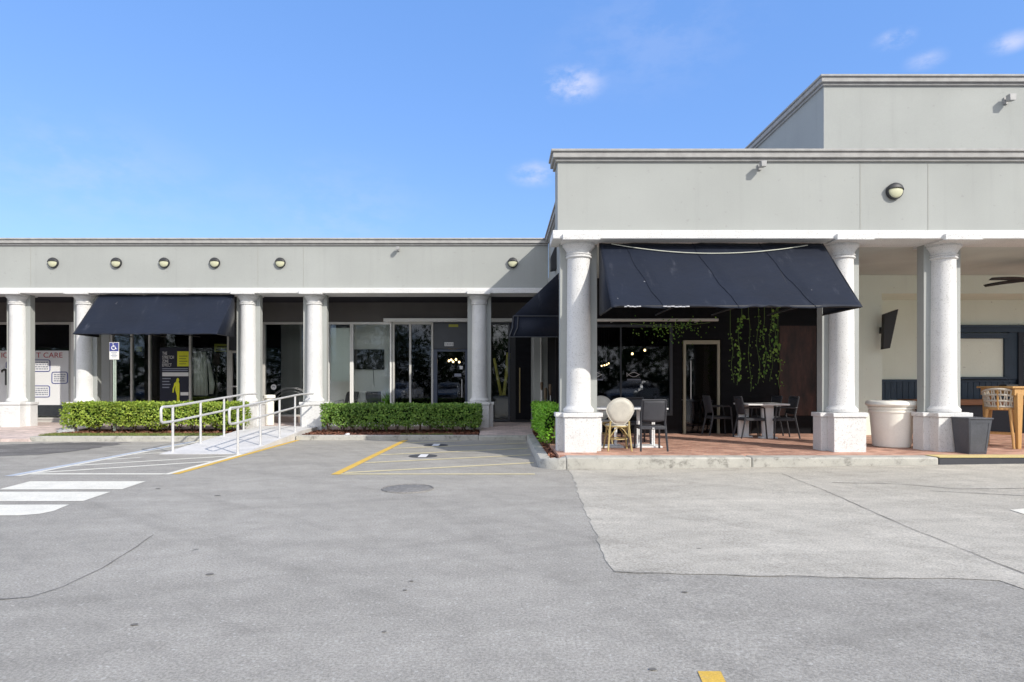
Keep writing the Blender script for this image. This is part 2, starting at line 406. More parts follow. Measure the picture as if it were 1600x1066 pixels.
def clone(o, loc=None, rz=None, label=None, parent=None):
    c = o.copy(); COL.objects.link(c); c.parent = parent
    if loc is not None: c.location = loc
    if rz is not None: c.rotation_euler = (0, 0, rz)
    if label: c['label'] = label
    for ch in list(o.children): clone(ch, parent=c)
    return c
def struct(name, mb, m, **kw): return tag(mb.build(name, m, None, **kw), kind='structure')
def sheet(name, poly, m, lift, kind='structure'):   # a flat sheet lying on the asphalt
    bm = bmesh.new(); vs = [bm.verts.new((x, y, 0)) for x, y in poly]; bm.faces.new(vs)
    bmesh.ops.triangulate(bm, faces=bm.faces)
    for bx in (.66, 12.0):
        bmesh.ops.bisect_plane(bm, geom=bm.verts[:] + bm.edges[:] + bm.faces[:], plane_co=(bx, 0, 0), plane_no=(1, 0, 0))
    for v in bm.verts: v.co.z = gz(v.co.x) + lift
    bmesh.ops.recalc_face_normals(bm, faces=bm.faces)
    me = bpy.data.meshes.new(name); bm.to_mesh(me); bm.free()
    if me.polygons and me.polygons[0].normal.z < 0: me.flip_normals()
    me.materials.append(M[m]); o = bpy.data.objects.new(name, me); COL.objects.link(o)
    return tag(o, kind=kind)
def jag(poly, amp, step):                          # roughen an outline
    out = []; rr = random.Random(3)
    for i, a in enumerate(poly):
        b = poly[(i + 1) % len(poly)]; d = math.dist(a, b); k = max(1, int(d / step))
        for j in range(k):
            f = j / k; nx, ny = (b[1] - a[1]) / d, -(b[0] - a[0]) / d; r = rr.uniform(-amp, amp) if j else 0
            out.append((a[0] + (b[0] - a[0]) * f + nx * r, a[1] + (b[1] - a[1]) * f + ny * r))
    return out
def strip(path, w):                                # a ribbon outline along a path
    L = []; Rr = []
    for i, p in enumerate(path):
        a = path[max(i - 1, 0)]; b = path[min(i + 1, len(path) - 1)]; d = math.dist(a, b); nx, ny = -(b[1] - a[1]) / d, (b[0] - a[0]) / d
        ww = w * random.uniform(.5, 1.3); L.append((p[0] + nx * ww, p[1] + ny * ww)); Rr.append((p[0] - nx * ww, p[1] - ny * ww))
    return L + Rr[::-1]
def text_mesh(name, s, m, parent, x0, x1, z0, z1, y, depth=.003):
    cu = bpy.data.curves.new(name, 'FONT'); cu.body = s; cu.size = 1; cu.extrude = 0
    to = bpy.data.objects.new(name, cu); COL.objects.link(to)
    dg = bpy.context.evaluated_depsgraph_get(); me = bpy.data.meshes.new_from_object(to.evaluated_get(dg))
    bpy.data.objects.remove(to)
    xs = [v.co.x for v in me.vertices]; zs = [v.co.y for v in me.vertices]
    off = root_loc(parent) if parent is not None else Vector((0, 0, 0))
    for v in me.vertices:
        u = (v.co.x - min(xs)) / (max(xs) - min(xs)); w = (v.co.y - min(zs)) / (max(zs) - min(zs))
        v.co = Vector((x0 + u * (x1 - x0), y, z0 + w * (z1 - z0))) - off
    me.materials.clear(); me.materials.append(M[m])
    o = bpy.data.objects.new(name, me); COL.objects.link(o); o.parent = parent
    sd = o.modifiers.new('solid', 'SOLIDIFY'); sd.thickness = depth; sd.offset = 0
    return o

# ------------------------------------------------------------------ ground
g = MB()
gx = [-400, -60, -20, .66, 12, 60, 400]; gy = [-400, -60, -10, 0, 10, 30, 100, 600]
for yy in gy:
    for xx in gx: g.v.append((xx, yy, gz(xx)))
for j in range(len(gy) - 1):
    for i in range(len(gx) - 1):
        a = j * len(gx) + i; g.f.append((a, a + 1, a + 1 + len(gx), a + len(gx)))
struct('ground', g, 'asphalt')
# lighter old asphalt on the right, its worn edge running towards the camera
pp = [gp(893, 741), gp(905, 775), gp(925, 822), gp(943, 866), gp(960, 894), gp(1100, 898), gp(1300, 903), gp(1500, 905), gp(1562, 908), gp(1640, 935), (8.5, 3.55), (16, 3.5), (16, 9.66), (1.05, 9.66)]
sheet('old_asphalt', jag(pp, .022, .13), 'asphalt_old', .004)
pd = [gp(-200, 700), gp(40, 694), gp(150, 691), gp(205, 691), gp(160, 699), gp(110, 706), gp(60, 711), gp(-200, 724)]
sheet('asphalt_patch', jag(pd, .11, .13), 'asphalt_dark', .004)
def crack(pts, w, lift, name='asphalt_crack'):
    path = []
    for i in range(len(pts) - 1):
        a = gp(*pts[i]); b = gp(*pts[i + 1]); k = max(2, int(math.dist(a, b) / .12))
        for j in range(k): path.append((a[0] + (b[0] - a[0]) * j / k + random.uniform(-.008, .008), a[1] + (b[1] - a[1]) * j / k + random.uniform(-.008, .008)))
    path.append(gp(*pts[-1])); sheet(name, strip(path, w), 'crack', lift)
crack([(1222, 741), (1300, 772), (1400, 817), (1500, 858), (1606, 900)],   .005, .009)
crack([(-20, 938), (45, 934), (100, 917), (160, 889), (205, 861), (240, 836)], .005, .005)
crack([(1300, 755), (1400, 757), (1500, 765), (1610, 764)], .008, .009)
crack([(1450, 768), (1530, 772), (1610, 776)], .008, .009)
crack([(958, 894), (1030, 897)], .003, .009); crack([(1140, 900), (1300, 904), (1420, 905)], .0025, .009)
crack([(880, 735), (1000, 731), (1200, 729), (1470, 725)], .006, .009)
for (px, py, w_) in ((328, 898, 13), (1070, 926, 9), (210, 977, 12), (1020, 1052 - 5, 12), (600, 988, 8), (633, 923, 7), (643, 909, 7), (340, 775, 10), (1092, 858, 8), (247, 764, 8)):
    c = gp(px, py); a = w_ * c[1] / FPX * .5
    sheet('tar_spot', jag([(c[0] + a * math.cos(k * .785), c[1] + a * .8 * math.sin(k * .785)) for k in range(8)], a * .15, a * .3), 'crack', .005)

# painted markings
def bar(name, x0, x1, y0, y1, m, lift=.004): sheet(name, [(x0, y0), (x1, y0), (x1, y1), (x0, y1)], m, lift)
sheet('crosswalk_stripe', [gp(47, 752.5), gp(228, 752.5), gp(191, 765), gp(-3, 765.5)], 'paint_white', .004)
sheet('crosswalk_stripe', [gp(-22, 769), gp(173, 769), gp(130, 783.5), gp(-75, 784)], 'paint_white', .004)
sheet('crosswalk_stripe', [gp(-80, 789.5), gp(108, 789), gp(84, 799), gp(62, 803.5), gp(30, 806), gp(-140, 806.5)], 'paint_white', .004)
bar('aisle_line', -5.08, -4.98, 9.2, 11.87, 'paint_white')
bar('stall_line', -4.975, -4.865, 9.25, 14.82, 'paint_yellow')
bar('aisle_line', -7.19, -7.09, 9.05, 14.46, 'paint_white'); bar('stall_line', -7.33, -7.2, 9.05, 14.46, 'paint_blue')
bar('aisle_line', -7.08, -5.09, 9.2, 9.32, 'paint_white')
for k in range(3):
    y0 = 9.33 + .82 * k; sheet('aisle_stripe', [(-7.08, y0), (-5.09, y0 + 1.35), (-5.09, y0 + 1.48), (-7.08, y0 + .13)] if y0 + 1.46 < 11.85 else [(-7.08, y0), (-6.65, y0 + .29), (-6.65, y0 + .4), (-7.08, y0 + .11)], 'paint_white', .004)
for k in range(4):
    y0 = 11.8 + .82 * k; sheet('aisle_stripe', [(-7.08, y0), (-6.65, y0 + .29), (-6.65, y0 + .4), (-7.08, y0 + .11)], 'paint_white', .004)
sheet('stall_line', [(-2.56, 9.2), (-2.43, 9.2), (-2.26, 14.8), (-2.39, 14.8)], 'paint_yellow', .004)
bar('hatch_line', -2.42, .5, 9.2, 9.3, 'paint_faded', .004)
for k in range(5):
    y0 = 9.33 + 1.18 * k; x0 = -2.40 + .03 * (y0 - 9.2)
    x1 = .55; y1 = y0 + 1.2
    if y1 > 14.6: x1 = x0 + (x1 - x0) * (14.6 - y0) / 1.2; y1 = 14.6
    sheet('hatch_stripe', [(x0, y0), (x1, y1), (x1, y1 + .12), (x0, y0 + .12)], 'paint_faded', .004)
sheet('lane_line', [gp(1090, 1050), gp(1126, 1050), gp(1150, 1100), gp(1112, 1100)], 'paint_yellow', .004)
sheet('arrow_marking', [gp(1578, 798), gp(1612, 795), gp(1640, 803), gp(1604, 806)], 'paint_white', .009)

# kerbs, walks and planting beds
SW = .195
WY = 16.67                                       # front of the far columns
w = MB(); w.box(-30, 1.2, 16.9, 23, -.1, SW); struct('sidewalk', w, 'paver')
w = MB(); w.box(.93, 20, 10.02, 14.5, -.1, SW); struct('terrace_floor', w, 'brick_floor')
w = MB(); w.box(1.02, 3.95, 9.7, 10.02, -.1, SW + .003); w.box(3.955, 6.9, 9.7, 10.02, -.1, SW + .003); struct('kerb', w, 'curb', bevel=.025)
w = MB(); w.box(6.905, 20, 9.7, 9.96, -.1, SW); struct('painted_kerb', w, 'kerb_black', bevel=.015)
w = MB(); w.box(6.905, 20, 9.69, 10.018, SW + .003, SW + .012); struct('kerb_top', w, 'kerb_yellow')
# rounded corner and side kerb of the narrow bed
w = MB()
arc = [(1.015 - .42 * math.sin(a), 10.12 - .42 * math.cos(a)) for a in [k * math.pi / 2 / 8 for k in range(9)]]
arc_i = [(1.015 - .2 * math.sin(a), 10.12 - .2 * math.cos(a)) for a in [k * math.pi / 2 / 8 for k in range(9)]]
arc.append((.595, 14.9)); arc_i.append((.79, 14.9)); nn = len(arc); rk = random.Random(2); prof = []
for k in range(nn):
    (ax, ay), (bx, by) = arc[k], arc_i[k]; t_ = min(1, k / 8); zt_ = SW - .01 - .05 * t_ + rk.uniform(-.012, .006); ox, oy = (ax - bx) * .16, (ay - by) * .16
    w.v += [(ax, ay, -.1), (ax - ox * .3, ay - oy * .3, zt_ - .04), (ax - ox, ay - oy, zt_), (bx + ox * .6, by + oy * .6, zt_ + .004), (bx, by, zt_ - .02), (bx, by, -.1)]
for k in range(nn - 1):
    for j in range(5): w.f.append((k * 6 + j, (k + 1) * 6 + j, (k + 1) * 6 + j + 1, k * 6 + j + 1))
w.f += [tuple(range(6)), tuple(reversed(range((nn - 1) * 6, nn * 6)))]
struct('bed_kerb', w, 'curb', sharp=50)
w = MB(); w.box(-4.98, -.56, 14.84, 15.02, -.1, .115); struct('bed_kerb', w, 'curb', bevel=.02)
w = MB(); w.box(-.555, .59, 14.8, 15.0, -.1, .105); struct('apron_kerb', w, 'curb', bevel=.02)
w = MB(); w.box(-11.15, -6.65, 14.5, 14.68, -.1, .12); struct('bed_kerb', w, 'curb', bevel=.02)
w = MB(); w.hexa([(-.55, 15.0, -.1), (.8, 15.0, -.1), (.8, 17.2, -.1), (-.55, 17.2, -.1)], [(-.55, 15.0, .11), (.8, 15.0, .11), (.8, 17.2, SW + .004), (-.55, 17.2, SW + .004)]); struct('entry_walk', w, 'paver')
w = MB(); w.hexa([(-11.0, 14.45, -.1), (-11.05, 16.95, -.1), (-13.2, 16.95, -.1), (-30, 14.1, -.1)], [(-11.16, 14.45, .07), (-11.16, 16.95, SW + .004), (-13.6, 16.95, SW + .004), (-30, 14.1, .05)]); struct('corner_walk', w, 'paver')
w = MB()
w.box(-4.98, -.6, 15.0, 16.95, -.1, .09); w.box(.78, 1.22, 10.1, 16.9, -.1, .12); w.box(-11.14, -6.62, 14.66, 16.95, -.1, .115)
struct('planting_bed', w, 'soil')
w = MB(); w.prism([(-30, 16.95, .15), (-13.2, 16.95, .15), (-13.75, 16.3, .15), (-30, 15.2, .15)], (0, 0, .03)); struct('lawn_base', w, 'soil')
# mulch chips and grass blades
rr = random.Random(11)
def scatter_chips(mb, x0, x1, y0, y1, z, n, hole=None):
    for _ in range(n):
        x, y = rr.uniform(x0, x1), rr.uniform(y0, y1)
        l, ww = rr.uniform(.02, .055), rr.uniform(.008, .02); a = rr.uniform(0, 6.28); tl = rr.uniform(-.5, .5)
        u = Vector((math.cos(a), math.sin(a), tl)) * l; v = Vector((-math.sin(a), math.cos(a), rr.uniform(-.4, .4))) * ww
        p = Vector((x, y, z + rr.uniform(.005, .03))); mb.add([p - u - v, p + u - v, p + u + v, p - u + v], [(0, 1, 2, 3)])
mc = MB()
scatter_chips(mc, -4.95, -.62, 15.03, 16.8, .09, 4500); scatter_chips(mc, .8, 1.2, 10.15, 16.6, .12, 1500); scatter_chips(mc, -11.1, -6.65, 15.1, 16.5, .115, 3500)
tag(mc.build('mulch', 'mulch'), kind='stuff')
gr = MB()
def blades(x0, x1, y0, y1, z, n, h=.05):
    for _ in range(n):
        x, y = rr.uniform(x0, x1), rr.uniform(y0, y1); a = rr.uniform(0, 6.28); hh = h * rr.uniform(.5, 1.4)
        d = Vector((math.cos(a), math.sin(a), 0)) * .007; tip = Vector((rr.uniform(-.03, .03), rr.uniform(-.03, .03), hh)); p = Vector((x, y, z))
        gr.add([p - d, p + d, p + tip], [(0, 1, 2)])
blades(-11.1, -6.7, 14.68, 15.12, .113, 6000); blades(-2.5, -1.2, 15.03, 15.3, .09, 900)
for _ in range(9): 
    x = rr.uniform(-19, -13.8); y1 = 16.25 + (x + 13.75) * .07; blades(x - .6, min(x + .6, -13.6), y1 - .1, 16.85, .18, 900)
tag(gr.build('grass', 'grass'), kind='stuff')

# wheelchair ramp
w = MB()
for (y0, z0, y1, z1) in ((11.88, .006, 15.5, SW), (15.5, SW, 16.95, SW)):
    w.hexa([(-6.62, y0, -.1), (-5.0, y0, -.1), (-5.0, y1, -.1), (-6.62, y1, -.1)], [(-6.62, y0, z0), (-5.0, y0, z0), (-5.0, y1, z1 + .005), (-6.62, y1, z1 + .005)])
struct('ramp', w, 'ramp')

# ------------------------------------------------------------------ buildings
def column(bld, x, y, zb=SW, yb=None):
    """y = front of the plinth; the square pier stands behind the round shaft"""
    c = MB(); yb = yb or y
    cy = y + .29
    prof = [(.252, .862), (.268, .88), (.268, .92), (.252, .94), (.23, .96), (.214, .99), (.209, 1.4), (.206, 2.4), (.197, 3.535)]
    c.lathe(x, cy, prof, 36)
    col = c.build('column', 'stone', bld)
    p = MB(); p.box(x - .275, x + .275, y, y + .235, zb - .2, .79); p.box(x - .30, x + .30, y - .025, y + .26, .79, .862)
    p.box(x - .385, x + .385, y + .22, y + .50, zb - .2, .787); p.box(x - .41, x + .41, y + .195, y + .52, .787, .860)
    p.build('plinth', 'stone', col, bevel=.008)
    k = MB(); k.lathe(x, cy, [(.205, 3.53), (.226, 3.545), (.226, 3.565), (.212, 3.572), (.212, 3.585), (.228, 3.592), (.228, 3.605), (.206, 3.615), (.214, 3.65), (.235, 3.69), (.268, 3.73), (.283, 3.742), (.283, 3.785)], 36)
    k.build('capital', 'stone', col)
    a = MB(); a.box(x - .315, x + .315, yb - .115, y + .6, 3.783, 3.885); a.build('abacus', 'stone', col, bevel=.008)
    q = MB(); q.box(x - .325, x + .325, y + .30, y + .48, .85, 3.815); q.build('pier', 'wall', col, bevel=.006)
    return col
def cornice_boxes(mb, x0, x1, y0, y1, z0, left=True, d=(.04, .085, .115)):
    h = (z0, z0 + .05, z0 + .145, z0 + .19)
    for i in range(3):
        mb.box(x0 - (d[i] if left else 0), x1, y0 - d[i], y1, h[i], h[i + 1])

bR = thing('restaurant_building', 'taller grey-green building with white columns standing nearer on the right', 'building', (6, 11, 0))
w = MB(); w.box(.95, 22, 10.47, 10.95, 3.955, 5.145); w.build('fascia_wall', 'wall', bR, bevel=.006)
w = MB(); w.box(1.27, 1.6, 11.022, 16.7, 3.81, 5.145); w.build('side_wall', 'wall', bR)
w = MB(); cornice_boxes(w, .95, 22, 10.47, 10.97, 5.14); w.build('cornice', 'cornice', bR, bevel=.01)
w = MB()
for i, d in enumerate((.04, .085, .115)):
    h = (5.14, 5.19, 5.285, 5.33); w.box(1.27 - d, 1.62, 10.972, 16.7 - .118, h[i], h[i + 1] - .001)
w.build('side_cornice', 'cornice', bR, bevel=.01)
w = MB(); w.box(.86, 22, 10.37, 11.02, 3.81, 3.958); w.build('entablature', 'stone', bR, bevel=.012)
w = MB(); w.box(1.602, 22, 10.952, 22, 4.9, 5.0); w.build('roof', 'roof', bR)
w = MB(); w.box(1.665, 22, 11.03, 15.4, 3.84, 3.95); w.build('ceiling', 'ceiling', bR)
for px in (1344, 1450):
    x = PX(px, 10.47); w = MB(); w.box(x - .004, x + .004, 10.466, 10.5, 3.96, 5.138); w.build('wall_joint', 'joint', bR)
for x, y in ((1.34, 10.43), (5.95, 10.49), (7.77, 10.54)): column(bR, x, y, yb=10.43)
# upper tier
w = MB(); w.box(6.42, 24, 12.25, 23, 5.0, 7.3); w.build('upper_wall', 'wall_side', bR)
w = MB(); cornice_boxes(w, 6.42, 24, 12.25, 23.1, 7.295); w.build('upper_cornice', 'cornice', bR, bevel=.01)
# black glazed dining front
YG = 14.4
w = MB(); w.box(1.27, 1.6, YG, YG + .15, SW, 3.838); w.box(4.0, 4.22, YG, YG + .12, SW, 3.838); w.box(5.14, 7.62, YG, YG + .12, SW, 3.838)
w.box(1.6, 4.0, YG, YG + .12, 2.75, 3.838); w.box(1.6, 4.0, YG, YG + .12, SW, .62); w.box(4.22, 5.14, YG, YG + .12, 2.40, 3.838); w.build('black_front', 'black_panel', bR)
f = MB(); f.box(1.6, 1.66, YG - .02, YG + .08, .62, 2.75); f.box(3.94, 4.0, YG - .02, YG + .08, .62, 2.75); f.box(1.66, 3.94, YG - .02, YG + .08, .62, .68); f.box(1.66, 3.94, YG - .02, YG + .08, 2.69, 2.75); f.box(2.78, 2.81, YG, YG + .07, .68, 2.69)
fw = f.build('dining_window', 'alu_dark', bR)
w = MB(); w.box(1.66, 3.94, YG + .03, YG + .04, .68, 2.69); w.build('pane', 'glass_dark', fw)
f = MB(); f.box(4.255, 4.31, YG - .03, YG + .06, SW, 2.38); f.box(5.05, 5.105, YG - .03, YG + .06, SW, 2.38); f.box(4.31, 5.05, YG - .03, YG + .06, 2.29, 2.38)
fd = f.build('door', 'beige_frame', bR, bevel=.004)
w = MB(); w.box(4.31, 5.05, YG + .01, YG + .03, SW + .02, 2.29); w.build('pane', 'glass_dark', fd)
w = MB(); w.tube([(4.42, YG - .045, 1.0), (4.42, YG - .045, 1.9)], .012); w.build('handle', 'galv', fd)
w = MB(); w.box(6.5, 7.36, YG - .025, YG, .62, 2.72); w.build('wood_panel', 'brown_panel', bR)
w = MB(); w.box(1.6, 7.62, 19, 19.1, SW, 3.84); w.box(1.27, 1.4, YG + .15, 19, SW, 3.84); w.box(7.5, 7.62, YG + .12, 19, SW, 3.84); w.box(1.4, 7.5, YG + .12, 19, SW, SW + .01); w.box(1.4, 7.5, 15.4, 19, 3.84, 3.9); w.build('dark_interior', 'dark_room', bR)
# pale lounge recess at the right
w = MB(); w.box(7.62, 8.66, 14.0, 15.2, SW, 3.838); w.box(8.66, 22, 14.0, 14.3, 3.42, 3.838); w.box(8.66, 22, 15.1, 15.25, SW, 3.42); w.box(8.66, 22, 14.3, 15.25, 3.42, 3.838); w.build('lounge_wall', 'cream_wall', bR)
w = MB(); w.box(8.66, 10.98, 15.06, 15.1, 1.40, 1.47); w.box(12.42, 22, 15.06, 15.1, 1.40, 1.47); w.box(10.98, 12.42, 15.06, 15.1, 1.40, 1.469)
x = 8.68
while x < 14.5: w.box(x, x + .135, 15.07, 15.1, .24, 1.40); x += .145
w.build('wainscot', 'navy', bR, bevel=.004)
w = MB(); w.box(9.7, 16, 14.5, 15.06, .86, .99); bn = w.build('ledge_bench', 'bench_wood', bR, bevel=.01)
w = MB(); w.box(9.75, 16, 14.62, 15.055, SW, .86); w.build('bench_front', 'navy_dark', bR)
f = MB(); f.box(10.98, 22, 15.03, 15.1, 2.62, 2.77); f.box(10.98, 11.12, 15.03, 15.1, 1.47, 2.62); f.box(12.42, 12.62, 15.03, 15.1, 1.47, 2.62); f.box(10.98, 16, 15.0, 15.03, 2.735, 2.80)
f.box(11.12, 12.42, 15.0, 15.08, 2.47, 2.60); f.box(12.28, 12.42, 15.0, 15.08, 1.49, 2.47); f.box(11.12, 12.42, 14.98, 15.08, 1.472, 1.53)
fw = f.build('lounge_window', 'navy', bR, bevel=.006)
w = MB(); w.box(11.12, 12.28, 15.05, 15.07, 1.53, 2.47); w.build('window_blind', 'cream_wall', fw)
f = MB(); f.box(12.62, 12.74, 15.0, 15.09, SW, 2.62); f.box(12.74, 14, 15.0, 15.09, 2.5, 2.62); fd = f.build('lounge_door', 'navy_dark', bR)
w = MB(); w.box(12.74, 14, 15.06, 15.08, SW, 2.5); w.build('pane', 'glass_dark', fd)

bL = thing('strip_mall_building', 'long low grey-green shop row with white columns at the left', 'building', (-8, 17, 0))
FY = 16.71
w = MB(); w.box(-30, 1.265, FY, FY + .5, 3.955, 5.125); w.build('fascia_wall', 'wall', bL)
w = MB(); cornice_boxes(w, -30, 1.265, FY, FY + .52, 5.12, left=False); w.build('cornice', 'cornice', bL, bevel=.01)
w = MB(); w.box(-30, 1.268, FY - .1, FY + .6, 3.812, 3.957); w.build('entablature', 'stone', bL, bevel=.012)
w = MB(); w.box(-30, 1.26, FY + .502, 24, 4.85, 4.95); w.build('roof', 'roof', bL)
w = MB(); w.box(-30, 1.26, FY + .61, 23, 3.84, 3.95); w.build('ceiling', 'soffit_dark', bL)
for px in (48, 403, 474, 836):
    x = PX(px, FY); w = MB(); w.box(x - .004, x + .004, FY - .004, FY + .02, 3.96, 5.118); w.build('wall_joint', 'joint', bL)
for x in (-13.35, -11.5, -7.0, -5.16, -.62): column(bL, x, WY, .1)
YS = 18.7
def SX(px): return PX(px, YS)
def SZ(py): return PZ(py, YS)
HZ = SZ(506)                                     # head of the shop windows
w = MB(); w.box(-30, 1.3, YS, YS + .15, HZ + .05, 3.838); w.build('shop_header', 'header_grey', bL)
w = MB(); w.box(-30, SX(110), YS, YS + .15, SW, SW + .08); w.box(SX(173), SX(357), YS, YS + .15, SW, SW + .08); w.box(SX(517), SX(612), YS, YS + .15, SW, SW + .3); w.box(SX(616), SX(672), YS, YS + .15, SW, SW + .2); w.build('window_sill', 'alu', bL)
w = MB(); w.box(SX(408), SX(482), YS - .16, YS + .02, SW, SW + .17); w.build('brick_threshold', 'brick_sill', bL)
w = MB(); w.box(-4.9, -.9, 16.95, 17.1, 0, SW + .12); w.build('knee_wall', 'room_white', bL)
w = MB(); w.box(SX(148), SX(173), YS - .05, YS + .15, SW, HZ + .05); w.build('pilaster', 'wall', bL)
# window bays: (left px, right px, sill z, frame material, glass)
def window(px0, px1, z0, fm, gm, fw=.055, name='storefront_window', head=None, mull=()):
    x0, x1 = SX(px0), SX(px1); z1 = head or HZ + .05; f = MB()
    f.box(x0, x0 + fw, YS - .03, YS + .1, z0, z1); f.box(x1 - fw, x1, YS - .03, YS + .1, z0, z1)
    f.box(x0 + fw, x1 - fw, YS - .028, YS + .1, z1 - .07, z1); f.box(x0 + fw, x1 - fw, YS - .028, YS + .1, z0, z0 + .06)
    for mpx in mull: f.box(SX(mpx) - fw / 2, SX(mpx) + fw / 2, YS - .02, YS + .09, z0 + .06, z1 - .07)
    o = f.build(name, fm, bL, bevel=.004)
    p = MB(); p.box(x0 + fw, x1 - fw, YS + .03, YS + .04, z0 + .06, z1 - .07); p.build('pane', gm, o)
    return o
window(-150, 112, SW + .08, 'alu', 'glass', mull=(20,))
dr = window(112, 147, SW + .01, 'alu_white', 'glass_dark', .09, 'door')
w = MB(); w.tube([(SX(118), YS - .06, 1.0), (SX(118), YS - .06, 1.35)], .014); w.build('handle', 'galv', dr)
window(173, 358, SW + .08, 'alu', 'glass', mull=(205.5, 233.5, 297))
dr = window(358, 408, SW + .01, 'alu', 'glass_dark', .10, 'door', head=SZ(548))
w = MB(); w.box(SX(358), SX(408), YS, YS + .1, SZ(547), HZ + .05); w.build('door_transom', 'alu_dark', bL)
w = MB(); w.tube([(SX(364), YS - .07, SZ(604)), (SX(375), YS - .07, SZ(604))], .02); w.build('handle', 'galv', dr)
dr = window(409, 482, SW + .17, 'alu', 'glass', .10, 'door')
window(512, 549.5, SW + .3, 'alu_white', 'glass', .05)
window(549.6, 612, SW + .3, 'alu_white', 'glass', .05, mull=())
window(613.5, 677, SW + .2, 'alu', 'glass_dark', .06, mull=(641,))
dr = window(677.2, 733, SW + .01, 'door_blue', 'glass_dark', .12, 'door', head=SZ(546))
w = MB(); w.box(SX(677), SX(733), YS + .01, YS + .09, SZ(545), HZ + .05); tr = w.build('door_transom', 'alu_dark', bL)
w = MB(); w.tube([(SX(722), YS - .07, .95), (SX(722), YS - .07, 1.5)], .014); w.build('handle', 'galv', dr)
window(733, 797, SW + .02, 'alu_dark', 'glass', .06)
# black entry door with long pulls, and the pale return wall beside it
dr = window(797.5, 838, SW + .01, 'black_metal', 'glass_dark', .16, 'entry_door')
w = MB(); w.box(SX(805.6), SX(829.9), YS - .01, YS + .028, SW + .08, HZ - .03); w.build('door_leaf', 'black_panel', dr)
w = MB(); w.tube([(SX(812), YS - .08, SZ(645)), (SX(812), YS - .08, SZ(575))], .02); w.build('handle', 'gold', dr)
w = MB(); w.box(.89, 1.265, 16.96, YS + .3, SW, 3.81); w.build('return_wall', 'wall', bL)
# rooms behind the shop windows
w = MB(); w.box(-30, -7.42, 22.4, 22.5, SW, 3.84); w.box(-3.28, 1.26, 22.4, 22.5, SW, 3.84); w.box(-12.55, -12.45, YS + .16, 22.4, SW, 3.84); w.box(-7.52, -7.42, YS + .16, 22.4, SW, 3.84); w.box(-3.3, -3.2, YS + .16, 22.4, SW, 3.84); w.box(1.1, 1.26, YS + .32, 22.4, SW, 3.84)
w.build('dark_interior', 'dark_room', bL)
w = MB(); w.box(-7.4, -5.85, 20.6, 20.7, SW, 3.84); w.box(-5.85, -5.75, YS + .12, 20.7, SW, 3.84); w.build('office_wall', 'room_grey', bL)
w = MB(); w.box(-5.73, -3.32, 19.5, 19.6, SW, 3.84); w.build('waiting_wall', 'room_white', bL)
w = MB(); w.box(SX(601), SX(800), YS - .2, YS - .02, SZ(503.5) - .005, SZ(498.5)); w.build('header_trim', 'alu_white', bL, bevel=.004)

# ------------------------------------------------------------------ awnings
def awning(x0, x1, yw, yf, zt, zb, label, sides=(1, 1), seed=1):
    r2 = random.Random(seed); root = thing('awning', label, 'awning', ((x0 + x1) / 2, yw, zb), 'black canvas awnings')
    a = MB(); nx, nz = 72, 22; vs = []
    for j in range(nz + 1):
        for i in range(nx + 1):
            u, v = i / nx, j / nz
            fr = ((u - .10 * v) * 3.3 + .25 * seed) % 1; sag = -.10 * math.sin(math.pi * (v * .92 + .04)) * (fr / .86 if fr < .86 else (1 - fr) / .14) + r2.uniform(-.002, .002) + .015 * v * v * math.sin(u * 95 + v * 34 + seed) * max(0, math.sin(u * 9.4 + seed)) ** 2
            vs.append((x0 + (x1 - x0) * u, yw + (yf - yw) * v + sag * .6, zt + (zb - zt) * v + sag + (.012 * math.sin(u * 22) if j == nz else 0)))
    a.add(vs, [(j * (nx + 1) + i, j * (nx + 1) + i + 1, (j + 1) * (nx + 1) + i + 1, (j + 1) * (nx + 1) + i) for j in range(nz) for i in range(nx)])
    a.build('canopy', 'canvas', root, solid=.006)
    for k in (range(4) if seed == 2 else ()):       # stitched seams along the folds
        u0 = (k + .86 - .25 * seed % 1) / 3.3
        P_ = []
        for j in range(nz + 1):
            v = j / nz; u = u0 + .10 * v
            if .02 < u < .98:
                i = min(nx, int(round(u * nx))); q0 = vs[j * (nx + 1) + i]; P_.append((x0 + (x1 - x0) * u, q0[1] - .004, q0[2] + .006))
        if len(P_) > 6: f_ = MB(); f_.tube([(px_ + .012 * math.sin(n_ * .7 + k * 2), py_, pz_) for n_, (px_, py_, pz_) in enumerate(P_)], .0055, 6); f_.build('seam', 'canvas', root)
    for xs, on in ((x0, sides[0]), (x1, sides[1])):
        if on:
            s = MB(); s.add([(xs, yw, zt - .004), (xs, yw, zb), (xs, yf + .004, zb)], [(0, 1, 2)]); s.build('side_panel', 'canvas', root, solid=.006)
    f = MB(); e = .02
    f.tube([(x0 + e, yf + .03, zb + .01), (x1 - e, yf + .03, zb + .01)], .016, 8); f.tube([(x0 + e, yw - .03, zb), (x0 + e, yf + .03, zb)], .014, 8); f.tube([(x1 - e, yw - .03, zb), (x1 - e, yf + .03, zb)], .014, 8)
    for k in range(1, 4):
        xx = x0 + (x1 - x0) * k / 4; f.tube([(xx, yw - .03, zt - .08), (xx, yf + .06, zb + .02)], .013, 8); f.tube([(xx, yw - .03, zb), (xx, yf + .03, zb)], .013, 8)
    f.build('frame', 'black_metal', root)
    return root
awR = awning(1.69, 5.57, 10.66, 9.48, 3.805, 2.55, 'large black canvas awning over the dining terrace on the nearer building', seed=2)
